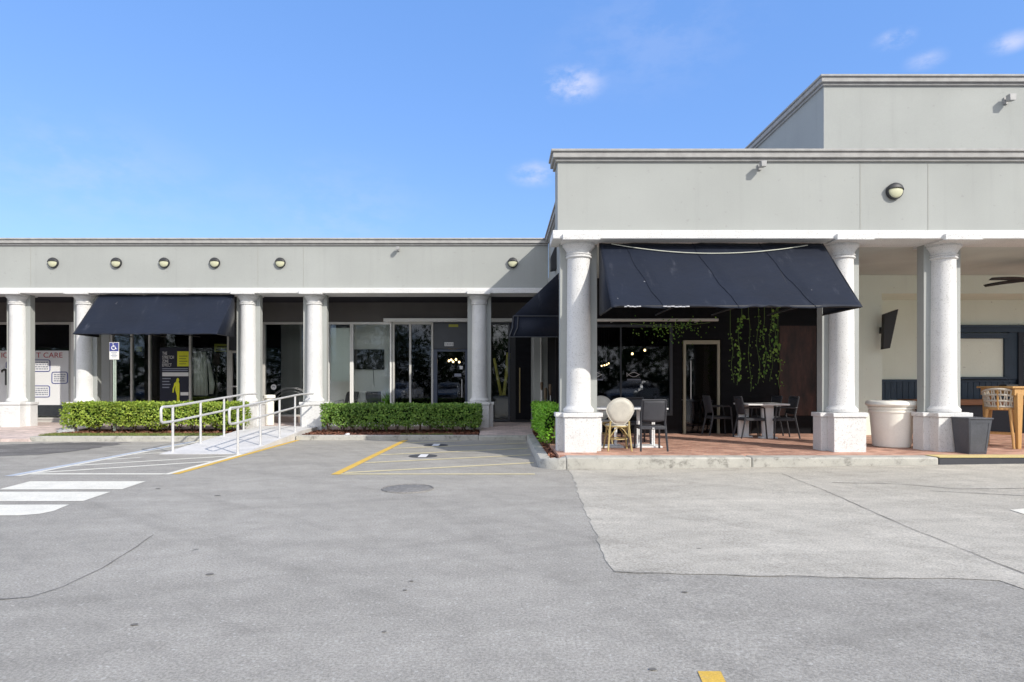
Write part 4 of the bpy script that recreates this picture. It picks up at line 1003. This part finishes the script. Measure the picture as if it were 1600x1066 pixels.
# ------------------------------------------------------------------ covers in the asphalt
def cover(name, label, px, py, r, m1, extra=False):
    x, y = gp(px, py); ro = thing(name, label, 'manhole cover' if not extra else 'utility cover', (x, y, gz(x)))
    m_ = MB(); m_.lathe(x, y, [(r, gz(x) + .001), (r, gz(x) + .006), (r * .97, gz(x) + .009)], 36); m_.build('lid', m1, ro)
    return ro, x, y
ro, x, y = cover('manhole_cover', 'round patterned iron manhole cover in front of the hatched space', 637, 764, .31, 'iron')
m_ = MB(); m_.tube([(x + .325 * math.cos(2 * math.pi * k / 36), y + .325 * math.sin(2 * math.pi * k / 36), gz(x) + .003) for k in range(36)], .012, 6, closed=True); m_.build('rim', 'iron', ro)
for (px, py, nm) in ((661, 713, 'nearer dark round cover with a white label in the hatched space'), (681, 696, 'farther dark round cover with a white label near the bed kerb')):
    ro, x, y = cover('utility_cover', nm, px, py, .27, 'kerb_black', True)
    m_ = MB(); m_.box(x - .07, x + .08, y - .22, y + .22, .0095, .012); m_.build('label_plate', 'ink_white', ro)

# ------------------------------------------------------------------ terrace furniture
def bistro_chair(label, loc, rz):
    ro = thing('bistro_chair', label, 'chair', loc, 'cream rattan bistro chairs', rz)
    def outline(s_=1.0, n=40):
        pts = []
        for k in range(n):
            a = 2 * math.pi * k / n; cx_, cz_ = math.sin(a), math.cos(a)
            wd = .235 * s_ * (1 if cz_ > 0 else (1 - .38 * (-cz_) ** 1.1)); u = cz_ * .225 * s_
            pts.append((wd * math.copysign(abs(cx_) ** (1 if cz_ > 0 else .4), cx_), u))
        return pts
    def put(x_, u): return (x_, -.215 - .11 * ((u + .215) / .43) + .45 * x_ * x_, .695 + u)
    o_ = outline(1.0); nn = len(o_)
    m_ = MB(); vs = [put(0, 0)]; fs = []
    for s_ in (.33, .66, 1): vs += [put(x_ * s_, u * s_) for x_, u in o_]
    for j in range(nn): fs.append((0, 1 + j, 1 + (j + 1) % nn))
    for i in range(2): fs += [(1 + i * nn + j, 1 + (i + 1) * nn + j, 1 + (i + 1) * nn + (j + 1) % nn, 1 + i * nn + (j + 1) % nn) for j in range(nn)]
    m_.add(vs, fs); m_.build('backrest', 'weave_cream', ro, world=False, solid=.012)
    m_ = MB(); m_.tube([put(x_, u) for x_, u in outline(1.0)], .010, 8, closed=True); m_.build('back_rim', 'weave_cream', ro, world=False)
    m_ = MB(); m_.lathe(0, 0, [(.19, .415), (.215, .425), (.22, .445), (.2, .458), (.0, .46)], 28); m_.build('seat', 'weave_cream', ro, world=False)
    for sx_ in (-1, 1):
        for sy_ in (-1, 1):
            m_ = MB(); m_.tube([(sx_ * .21, sy_ * .215, 0), (sx_ * .155, sy_ * .16, .43)] if sy_ > 0 else [(sx_ * .205, -.235, 0), (sx_ * .165, -.19, .43), (sx_ * .16, -.22, .52)], .0155, 10); m_.build('leg', 'rattan', ro, world=False)
    m_ = MB(); m_.tube([(.165 * math.cos(2 * math.pi * k / 24), .17 * math.sin(2 * math.pi * k / 24), .20) for k in range(24)], .010, 8, closed=True); m_.build('stretcher', 'rattan', ro, world=False)
    m_ = MB()
    for k in range(4):
        a0 = math.pi / 4 + k * math.pi / 2; 
        for dd in (-1, 1):
            a1 = a0 + dd * math.pi / 4; m_.tube([(.235 * math.cos(a0), .25 * math.sin(a0), .24), (.19 * math.cos((a0 + a1) / 2), .195 * math.sin((a0 + a1) / 2), .37), (.19 * math.cos(a1), .19 * math.sin(a1), .42)], .009, 8)
    m_.build('brace', 'rattan', ro, world=False)
    m_ = MB(); m_.tube([(.205 * math.cos(2 * math.pi * k / 28), .205 * math.sin(2 * math.pi * k / 28), .425) for k in range(28)], .017, 8, closed=True); m_.build('seat_ring', 'rattan', ro, world=False)
    return ro
bc = bistro_chair('cream rattan chair seen from behind at the near edge of the terrace', (2.04, 10.84, SW), 0)
clone(bc, (1.93, 11.95, SW), R(172), 'cream rattan chair beyond the table, half hidden by the corner column')
def black_chair(label, loc, rz, arms=False):
    ro = thing('wicker_chair', label, 'chair', loc, 'black wicker chairs on the terrace', rz)
    def P(x_, u): return (x_, -.205 - .085 * u, .50 + .385 * u)      # back plane, u 0..1
    m_ = MB(); n = 10; vs = []
    for j in range(n + 1):
        for i in range(n + 1):
            x_ = -.195 + .39 * i / n; p = P(x_, .06 + .9 * j / n); vs.append((p[0], p[1] - .03 * (1 - (2 * i / n - 1) ** 2), p[2] - (.02 * (1 - (2 * i / n - 1) ** 2) if j == 0 else 0)))
    m_.add(vs, [(j * (n + 1) + i, j * (n + 1) + i + 1, (j + 1) * (n + 1) + i + 1, (j + 1) * (n + 1) + i) for j in range(n) for i in range(n)]); m_.build('backrest', 'weave_black', ro, world=False, solid=.012)
    m_ = MB(); m_.tube([P(-.205, 1.0), P(.205, 1.0)], .016, 8); m_.build('top_rail', 'chair_black', ro, world=False)
    m_ = MB(); m_.box(-.215, .215, -.215, .2, .405, .435); m_.build('seat', 'weave_black', ro, world=False, bevel=.008)
    m_ = MB(); m_.box(-.225, .225, -.235, -.2, .375, .425); m_.box(-.225, .225, .19, .225, .375, .425); m_.box(-.23, -.2, -.2, .19, .377, .424); m_.box(.2, .23, -.2, .19, .377, .424); m_.build('seat_frame', 'chair_black', ro, world=False, bevel=.006)
    for s in (-1, 1):
        m_ = MB(); m_.tube([(s * .232, -.30, 0), (s * .215, -.215, .41), P(s * .21, 0), P(s * .208, 1.0)], [.017, .021, .019, .015], 4); m_.build('leg', 'chair_black', ro, world=False)
        m_ = MB(); m_.tube([(s * .225, .245, 0), (s * .213, .215, .40)] + ([(s * .225, .19, .645), (s * .225, .15, .665)] if arms else []), .018, 4); m_.build('leg', 'chair_black', ro, world=False)
        if arms:
            m_ = MB(); m_.tube([(s * .225, .16, .665), (s * .225, -.24, .655)], .018, 6); m_.build('armrest', 'chair_black', ro, world=False)
    if not arms:
        m_ = MB(); m_.box(-.02, .02, -.239, -.235, .392, .405); m_.build('name_plate', 'ink_white', ro, world=False)
    return ro
kc = black_chair('black wicker chair seen from behind at the near edge of the terrace', (2.625, 10.87, SW), 0)
clone(kc, (2.62, 11.98, SW), R(180), 'black wicker chair on the far side of the white table')
def cafe_table(label, loc):
    ro = thing('cafe_table', label, 'table', loc, 'white cafe tables on the terrace')
    m_ = MB(); m_.box(-.335, .335, -.33, .33, .70, .73); m_.build('tabletop', 'table_white', ro, world=False, bevel=.006)
    m_ = MB()
    for s in (-1, 1):
        for t_ in (-1, 1): m_.box(s * .14 - .014, s * .14 + .014, t_ * .06 - .014, t_ * .06 + .014, .03, .70)
    m_.box(-.16, .16, -.07, .07, .665, .70); m_.build('post', 'base_grey', ro, world=False, bevel=.003)
    m_ = MB(); m_.box(-.26, .26, -.22, .22, 0, .03); m_.build('base', 'base_grey', ro, world=False, bevel=.008)
    return ro
ct = cafe_table('white cafe table nearest the corner column', (1.97, 11.38, SW))
clone(ct, (2.67, 11.40, SW), label='white cafe table between the two black wicker chairs')
ro = thing('dining_table', 'white rectangular table with panel pedestals in front of the vines', 'table', (5.62, 13.35, SW))
tx, ty = 5.62, 13.35
m_ = MB(); m_.box(tx - .43, tx + .45, ty - .42, ty + .42, SW + .71, SW + .745); m_.build('tabletop', 'table_white', ro, bevel=.006)
m_ = MB(); m_.hexa([(tx - .02, ty - .2, SW + .03), (tx + .19, ty - .2, SW + .03), (tx + .19, ty - .12, SW + .03), (tx - .02, ty - .12, SW + .03)], [(tx - .05, ty - .2, SW + .71), (tx + .2, ty - .2, SW + .71), (tx + .2, ty - .12, SW + .71), (tx - .05, ty - .12, SW + .71)]); m_.build('pedestal', 'base_grey', ro)
m_ = MB(); m_.box(tx - .42, tx - .2, ty + .12, ty + .2, SW + .03, SW + .71); m_.build('pedestal', 'base_grey', ro)
m_ = MB(); m_.box(tx - .08, tx + .26, ty - .26, ty - .06, SW, SW + .03); m_.box(tx - .5, tx - .14, ty + .06, ty + .26, SW, SW + .03); m_.build('base', 'base_grey', ro)
ac = black_chair('black armchair at the left of the white rectangular table', (5.40, 13.3, SW), R(-90), True)
clone(ac, (6.02, 13.25, SW), R(90), 'black armchair at the right of the white rectangular table')
clone(ac, (5.98, 13.95, SW), R(95), 'black armchair behind the right side of the white rectangular table')
clone(ac, (4.95, 14.02, SW), R(-88), 'black armchair close to the beige door frame')
ct2 = clone(ct, (5.42, 17.2, SW), label='white cafe table dimly seen beyond the beige door frame')
# horizontal white pipe under the awning
ro = MB(); ro.tube([(PX(925, 13.9), 13.9, PZ(500.5, 13.9)), (PX(1122, 13.9), 13.9, PZ(500, 13.9))], .035, 12); 
for px in (960, 1095): ro.box(PX(px, 13.95) - .015, PX(px, 13.95) + .015, 13.93, 14.4, PZ(500, 13.9) - .015, PZ(500, 13.9) + .015)
tag(ro.build('ceiling_pipe', 'alu'), 'pale horizontal pipe across the top of the black dining front', 'pipe')
# hanging vines
def vine(px0, py0, px1, py1, y, n, sz, label, seed, m='leaf_vine'):
    q_ = random.Random(seed); x0, z0, x1, z1 = PX(px0, y), PZ(py0, y), PX(px1, y), PZ(py1, y)
    ro = thing('hanging_vine', label, 'vine', (x0, y, z1), 'vines hanging in front of the black wall'); pth = []
    for k in range(15):
        u = k / 14; pth.append((x0 + (x1 - x0) * u + .03 * math.sin(u * 9 + seed), y + .02 * math.sin(u * 7), z0 + (z1 - z0) * u))
    m_ = MB(); m_.tube([(pth[0][0], y, 3.84)] + pth, .005, 5); m_.build('stem', 'leaf_stem', ro)
    m_ = MB()
    for k in range(n):
        u = q_.random(); p = pth[min(13, int(u * 14))]; pt = Vector((p[0] + q_.gauss(0, .045), p[1] + q_.uniform(-.05, .05), p[2] + q_.uniform(-.06, .06)))
        d = Vector((q_.gauss(0, .6), q_.uniform(-.7, .1), -1 + q_.gauss(0, .4))); leaf(m_, pt, d, Vector((q_.gauss(0, .4), -1, q_.gauss(.3, .4))), sz * q_.uniform(.6, 1.4), sz * .36)
    m_.build('leaves', m, ro, sharp=180)
vine(1213, 470, 1209, 552, 13.4, 46, .085, 'bright leafy vine hanging highest at the right of the black wall', 1)
vine(1157, 492, 1154, 602, 13.5, 48, .075, 'bright green vine strand left of the densest foliage', 2)
vine(1194, 505, 1196, 592, 13.7, 36, .07, 'short green vine strand with a leafy lower end', 3)
vine(1217, 545, 1218, 608, 13.8, 24, .055, 'thin vine strand hanging lowest at the right', 4, 'leaf_green')
vine(1143, 520, 1145, 598, 13.9, 22, .05, 'dim sparse vine strand nearest the beige door frame', 5, 'leaf_green')
vine(1170, 490, 1172, 612, 13.95, 28, .05, 'dim vine strand between the two bright left strands', 6, 'leaf_green')
vine(1184, 488, 1185, 600, 14.0, 26, .05, 'dim vine strand in the middle of the hanging vines', 7, 'leaf_green')
vine(1204, 500, 1205, 596, 14.05, 24, .05, 'dim vine strand behind the bright right vine', 8, 'leaf_green')
ro = thing('trailing_ivy', 'sparse ivy trailing along the pipe over the dining window', 'vine', (PX(1045, 13.8), 13.8, PZ(520, 13.8)))
m_ = MB(); q_ = random.Random(9)
for k in range(150):
    px = q_.gauss(1050, 28); py = q_.gauss(511, 8) if q_.random() < .75 else q_.uniform(505, 535); p = Vector((PX(px, 13.8), 13.8 + q_.uniform(-.1, .1), PZ(py, 13.8)))
    leaf(m_, p, Vector((q_.gauss(0, .7), -.4, -.8)), Vector((q_.gauss(0, .4), -1, .3)), q_.uniform(.03, .065), .018)
m_.build('leaves', 'leaf_vine', ro, sharp=180)
m_ = MB(); m_.tube([(PX(985, 13.8), 13.82, PZ(505, 13.8)), (PX(1040, 13.8), 13.82, PZ(512, 13.8)), (PX(1110, 13.8), 13.82, PZ(504, 13.8))], .005, 5); m_.build('stem', 'leaf_stem', ro)

# ------------------------------------------------------------------ pots, lounge furniture, fan
px_, py_ = PX(1393, 11.42), 11.42
ro = thing('flower_pot', 'large round white pot with a rolled rim between two near columns', 'pot', (px_, py_, SW))
m_ = MB(); m_.lathe(px_, py_, [(.0, SW + .001), (.29, SW + .002), (.305, SW + .015), (.315, SW + .1), (.355, SW + .62), (.362, SW + .64), (.375, SW + .645), (.378, SW + .675), (.36, SW + .685), (.36, SW + .70), (.385, SW + .705), (.39, SW + .735), (.36, SW + .75)], 48); m_.build('body', 'pot_white', ro)
m_ = MB(); m_.lathe(px_, py_, [(.36, SW + .745), (.40, SW + .752), (.425, SW + .785), (.425, SW + .81), (.405, SW + .845), (.37, SW + .855), (.34, SW + .84), (.33, SW + .70), (.0, SW + .695)], 48); m_.build('rim', 'pot_white', ro)
x0 = PX(1514, 10.13); y0 = 10.13
ro = thing('planter', 'dark tapered square planter in front of the third near column', 'planter', (x0 + .18, y0 + .2, SW))
m_ = MB(); m_.hexa([(x0 + .04, y0 + .05, SW), (x0 + .33, y0 + .05, SW), (x0 + .33, y0 + .36, SW), (x0 + .04, y0 + .36, SW)], [(x0, y0, SW + .58), (x0 + .385, y0, SW + .58), (x0 + .385, y0 + .40, SW + .58), (x0, y0 + .40, SW + .58)])
m_.build('body', 'planter_dark', ro, bevel=.004)
m_ = MB(); m_.box(x0 - .014, x0 + .40, y0 - .014, y0 + .414, SW + .578, SW + .605); m_.build('rim', 'planter_dark', ro, bevel=.006)
f = MB()
def pf(u, v): return (x0 + .04 * (1 - v) + u * (.29 + .095 * v), y0 + .05 * (1 - v) - .006, SW + .58 * v)
for (a, b, c, d) in ((.05, .12, .05, .95), (.88, .95, .05, .95), (.12, .88, .05, .10), (.12, .88, .90, .95)):
    f.prism([pf(a, c), pf(b, c), pf(b, d), pf(a, d)], (0, .008, 0))
f.build('front_frame', 'planter_dark', ro)
def bar_table(x, y):
    ro = thing('bar_table', 'tall teak bar table cut off by the right edge of the photo', 'table', (x, y, SW)); H = 1.12; a, b = .62, .42
    m_ = MB(); m_.box(x - a, x + a, y - b, y + b, SW + H - .035, SW + H); m_.build('tabletop', 'teak', ro, bevel=.006)
    for sx_ in (-1, 1):
        for sy_ in (-1, 1):
            xx, yy = x + sx_ * (a - .15), y + sy_ * (b - .06); m_ = MB(); m_.hexa([(xx - .03, yy - .03, SW), (xx + .03, yy - .03, SW), (xx + .03, yy + .03, SW), (xx - .03, yy + .03, SW)], [(xx - .055, yy - .045, SW + H - .12), (xx + .055, yy - .045, SW + H - .12), (xx + .055, yy + .045, SW + H - .12), (xx - .055, yy + .045, SW + H - .12)]); m_.build('leg', 'teak', ro, bevel=.004)
    m_ = MB(); m_.box(x - a + .06, x + a - .06, y - b + .03, y - b + .06, SW + H - .16, SW + H - .035); m_.box(x - a + .06, x + a - .06, y + b - .06, y + b - .03, SW + H - .16, SW + H - .035); m_.box(x - a + .06, x - a + .09, y - b + .06, y + b - .06, SW + H - .16, SW + H - .035); m_.box(x + a - .09, x + a - .06, y - b + .06, y + b - .06, SW + H - .16, SW + H - .035); m_.build('apron', 'teak', ro)
bar_table(9.72, 11.36)
m_ = MB(); m_.box(9.2, 9.42, 11.2, 11.38, SW + 1.121, SW + 1.15); tag(m_.build('menu_box', 'ink_black', bevel=.004), 'flat dark box lying on the teak bar table', 'box')
def bar_stool(label, loc, rz):
    ro = thing('bar_stool', label, 'stool', loc, 'teak bar stools with rope backs', rz)
    m_ = MB(); m_.lathe(0, 0, [(.20, .685), (.225, .70), (.225, .735), (.20, .75), (0, .755)], 24); m_.build('seat', 'teak', ro, world=False)
    for sx_ in (-1, 1):
        for sy_ in (-1, 1): m_ = MB(); m_.tube([(sx_ * .225, sy_ * .215, 0), (sx_ * .165, sy_ * .16, .70)], [.019, .028], 8); m_.build('leg', 'teak', ro, world=False)
    m_ = MB()
    for (a, b) in (((-.2, -.19), (.2, -.19)), ((-.2, .19), (.2, .19)), ((-.2, -.19), (-.2, .19)), ((.2, -.19), (.2, .19))): m_.tube([(a[0], a[1], .26), (b[0], b[1], .26)], .013, 8)
    m_.build('footrest', 'teak', ro, world=False)
    m_ = MB(); A0, A1 = R(150), R(390)
    def bp(a, z): rr_ = .215 + .045 * (z - .74) / .34; return (rr_ * math.cos(a), rr_ * math.sin(a) , z - .15 * (abs((a - (A0 + A1) / 2)) / ((A1 - A0) / 2)) ** 2 * (z - .74) / .3)
    for z in (.755, .86, .97, 1.07): m_.tube([bp(A0 + (A1 - A0) * k / 28, z) for k in range(29)], .019 if z != 1.07 else .022, 8)
    for (za, zb_, kk, sk) in ((.755, .86, 22, 0), (.86, .97, 22, .5), (.97, 1.07, 22, 0)):
        for k in range(kk + 1):
            a = A0 + (A1 - A0) * k / kk; m_.tube([bp(a, za), bp(a + .05 * (1 if k % 2 else -1), zb_)], .0125, 5)
    m_.build('backrest', 'rope', ro, world=False)
    m_ = MB()
    for s in (A0 + .02, A1 - .02, R(270)): p = bp(s, 1.06); q_ = bp(s, .74); m_.tube([(q_[0], q_[1], .70), p], .018, 8)
    m_.build('back_post', 'teak', ro, world=False)
    return ro
bs = bar_stool('rope backed teak bar stool at the left end of the bar table', (9.17, 11.30, SW), R(-48))
clone(bs, (9.95, 10.78, SW), R(0), 'rope backed teak bar stool half outside the right edge of the photo')
fx, fy = PX(1613, 12.3), 12.3
ro = thing('ceiling_fan', 'dark ceiling fan under the lounge ceiling at the right edge', 'ceiling fan', (fx, fy, 3.4))
m_ = MB(); m_.lathe(fx, fy, [(.07, 3.80), (.07, 3.84)], 16); m_.tube([(fx, fy, 3.5), (fx, fy, 3.82)], .014, 8); m_.build('downrod', 'black_metal', ro)
m_ = MB(); m_.lathe(fx, fy, [(.03, 3.40), (.10, 3.42), (.12, 3.47), (.10, 3.53), (.04, 3.56)], 20); m_.build('motor', 'black_metal', ro)
for k in range(5):
    a = R(183 + 72 * k); c, s = math.cos(a), math.sin(a); m_ = MB(); vs = []
    for i in range(9):
        u = i / 8; r_ = .1 + .78 * u; wd = .035 + .05 * math.sin(math.pi * min(1, u * .9 + .1)); zz = 3.45 + .015 * math.sin(u * 3)
        for sg in (-1, 1): vs.append((fx + c * r_ - s * wd * sg, fy + s * r_ + c * wd * sg, zz + .018 * sg))
    m_.add(vs, [(2 * i, 2 * i + 1, 2 * i + 3, 2 * i + 2) for i in range(8)]); m_.build('blade', 'black_metal', ro, solid=.01)
# dark fin shaped wall light on the lounge wall
ro = thing('wall_fin', 'dark leaning fin shaped fitting on the pale lounge wall', 'wall fitting', (8.5, 14.0, 2.3))
yy = 13.72
def fp(px, py): return (PX(px, yy), yy, PZ(py, yy))
m_ = MB(); m_.prism([fp(1382, 491), fp(1404, 483), fp(1391, 544), fp(1380, 546)], (0, .10, 0)); m_.build('shade', 'ink_black', ro, bevel=.006)
m_ = MB(); m_.box(PX(1388, yy) - .03, PX(1388, yy) + .03, yy + .10, 14.0, PZ(520, yy), PZ(510, yy)); m_.build('bracket', 'black_metal', ro)
# entry dressing: torch stalks, planter ledge and bamboo in a box behind glass
for (px, pt, pm, y, nm) in ((846.5, 597, 610, 16.2, 'leftmost dark headed torch stalk behind the short bright hedge'), (852.5, 606, 628, 16.0, 'lowest dark headed torch stalk, the middle one by the entry wall'), (860, 600, 618, 15.8, 'broad dark headed torch stalk nearest the corner column')):
    x = PX(px, y); ro = thing('garden_torch', nm, 'torch', (x, y, .12), 'dark headed torches behind the hedge')
    m_ = MB(); m_.tube([(x + .03, y, .1), (x, y, PZ(pm, y) + .02)], .014, 8); m_.build('pole', 'galv', ro)
    m_ = MB(); zt_, zb_ = PZ(pt, y), PZ(pm, y); m_.lathe(x, y, [(.02, zb_), (.035, zb_ + .05), (.042, zb_ + .15), (.045, zt_ - .05), (.03, zt_)], 12); m_.build('head', 'stem', ro)
ro = thing('bamboo_planter', 'dark glossy planter box holding yellow bamboo canes by the entry door', 'planter', (SX(783), YS + .5, SW))
m_ = MB(); m_.box(SX(769), SX(796), YS + .06, YS + .4, SW + .02, SZ(618)); m_.build('box', 'tv', ro, bevel=.01)
m_ = MB()
for (a, b, c, d, r_) in ((772, 560, 784, 619, .045), (796, 552, 786, 619, .05), (793, 551, 788, 619, .04)):
    y = YS + .16; pa, pb = Vector((PX(c, y), y, PZ(d, y) - .1)), Vector((PX(a, y), y, PZ(b, y)))
    m_.tube([pa.lerp(pb, k / 6) for k in range(7)], [r_, r_ * 1.08, r_, r_ * 1.08, r_ * .95, r_ * 1.02, r_ * .85], 10)
m_.build('canes', 'bamboo', ro)
# the dark downpipe by the return wall
m_ = MB(); m_.tube([(.995 + .09, 16.9, .2), (.995 + .09, 16.9, 3.8)], .03, 10); tag(m_.build('downpipe', 'alu'), 'pale downpipe on the wall beside the black entry door', 'pipe')

# ------------------------------------------------------------------ far-off trees across the road (seen mirrored in the glass)
m_ = MB(); q_ = random.Random(21)
for k in range(30):
    cx, cy = -84 + 5.6 * k + q_.uniform(-2, 2), -34 + q_.uniform(-5, 4); h = q_.uniform(7.5, 12)
    m_.tube([(cx, cy, 0), (cx + .3, cy, h * .6)], [.25, .12], 6)
    cl = [(cx + q_.gauss(0, 1.7), cy + q_.gauss(0, 1.3), h * q_.uniform(.42, .95), q_.uniform(.8, 1.6)) for _ in range(15)]
    for j in range(1500):
        bx, by, bz, br = q_.choice(cl); dv = Vector((q_.gauss(0, 1), q_.gauss(0, 1), q_.gauss(0, .7))).normalized() * br * q_.uniform(.5, 1.05)
        leaf(m_, Vector((bx, by, bz)) + dv, Vector((q_.gauss(0, 1), q_.gauss(0, 1), q_.gauss(0, .6))), Vector((q_.gauss(0, 1), q_.gauss(0, 1), 1)), q_.uniform(.25, .5), .13)
for k in range(30000):
    x = q_.uniform(-85, 85); p = Vector((x, -31 + q_.uniform(-2, 2), abs(q_.gauss(0, 3.4)))); leaf(m_, p, Vector((q_.gauss(0, 1), q_.gauss(0, 1), q_.gauss(0, .6))), Vector((q_.gauss(0, 1), q_.gauss(0, 1), 1)), q_.uniform(.4, .8), .24)
tag(m_.build('tree_belt', 'leaf_far', sharp=180), kind='stuff')

# ------------------------------------------------------------------ cars parked across the lot (they show mirrored in the glass)
m, t, b = newmat('car_silver'); b.inputs['Base Color'].default_value = (.42, .44, .46, 1); b.inputs['Metallic'].default_value = .5; b.inputs['Roughness'].default_value = .3; b.inputs['Coat Weight'].default_value = .8
m, t, b = newmat('car_white'); b.inputs['Base Color'].default_value = (.78, .78, .78, 1); b.inputs['Roughness'].default_value = .3; b.inputs['Coat Weight'].default_value = .8
m, t, b = newmat('car_blue'); b.inputs['Base Color'].default_value = (.04, .07, .13, 1); b.inputs['Metallic'].default_value = .4; b.inputs['Roughness'].default_value = .3; b.inputs['Coat Weight'].default_value = .8
m, t, b = newmat('car_glass'); b.inputs['Base Color'].default_value = (.01, .012, .015, 1); b.inputs['Roughness'].default_value = .04
mat('tyre', (.02, .02, .02), .85, .1, 6, world=False)
def car(label, loc, rz, paint_):
    ro = thing('parked_car', label, 'car', loc, 'cars parked across the lot', rz)
    prof = [(2.2, .32), (2.25, .55), (2.15, .72), (1.95, .80), (1.0, .95), (.25, 1.36), (-.2, 1.45), (-1.0, 1.43), (-1.75, 1.05), (-2.15, .98), (-2.25, .6), (-2.2, .32)]
    def wd(z): return .90 - .03 * abs(z - .6) - (.24 * max(0, z - .95) / .5)
    m_ = MB(); n = len(prof); vs = [(sx * wd(z), y, z) for sx in (-1, 1) for y, z in prof]
    m_.add(vs, [tuple(range(n)), tuple(reversed(range(n, 2 * n)))] + [(i, (i + 1) % n, n + (i + 1) % n, n + i) for i in range(n)])
    m_.build('body', paint_, ro, world=False, bevel=.05)
    m_ = MB(); m_.add([(-.72, .93, .99), (.72, .93, .99), (.62, .30, 1.35), (-.62, .30, 1.35)], [(0, 1, 2, 3)]); o = m_.build('windscreen', 'car_glass', ro, world=False, solid=.03)
    for s_ in (-1, 1):
        m_ = MB(); m_.add([(s_ * .865, .80, .99), (s_ * .70, .22, 1.33), (s_ * .70, -.95, 1.33), (s_ * .865, -1.55, 1.02)], [(0, 1, 2, 3)]); m_.build('side_window', 'car_glass', ro, world=False, solid=.04)
        m_ = MB(); m_.hexa([(s_ * .52, 2.1, .62), (s_ * .84, 1.98, .62), (s_ * .84, 2.15, .62), (s_ * .52, 2.27, .62)], [(s_ * .52, 2.0, .76), (s_ * .84, 1.9, .76), (s_ * .82, 2.06, .76), (s_ * .52, 2.19, .76)]); m_.build('headlight', 'alu_white', ro, world=False, bevel=.01)
        m_ = MB(); m_.box(s_ * .88, s_ * 1.02, .62, .74, .96, 1.08); m_.build('mirror', paint_, ro, world=False, bevel=.03)
        for y in (1.38, -1.36):
            m_ = MB(); m_.tube([(s_ * .70, y, .32), (s_ * .915, y, .32)], .32, 24); wh = m_.build('wheel', 'tyre', ro, world=False, bevel=.03)
            m_ = MB(); m_.tube([(s_ * .90, y, .32), (s_ * .925, y, .32)], .20, 16); m_.build('rim', 'galv', wh, world=False)
    m_ = MB(); m_.box(-.45, .45, 2.2, 2.275, .42, .58); m_.build('grille', 'ink_black', ro, world=False, bevel=.02)
    return ro
car('silver blue car seen only as a reflection low in the left shop window', (-26.5, -9, 0), R(-28), 'car_blue')
car('white car seen only as a reflection low in the dark shop window', (-7.6, -9, 0), R(14), 'car_white')
car('grey car seen only as a reflection in the dark shop door glass', (-4.0, -9, 0), R(2), 'car_silver')
car('pale car seen only as a reflection below the fish emblem', (8.2, -9.5, .1), R(35), 'car_silver')
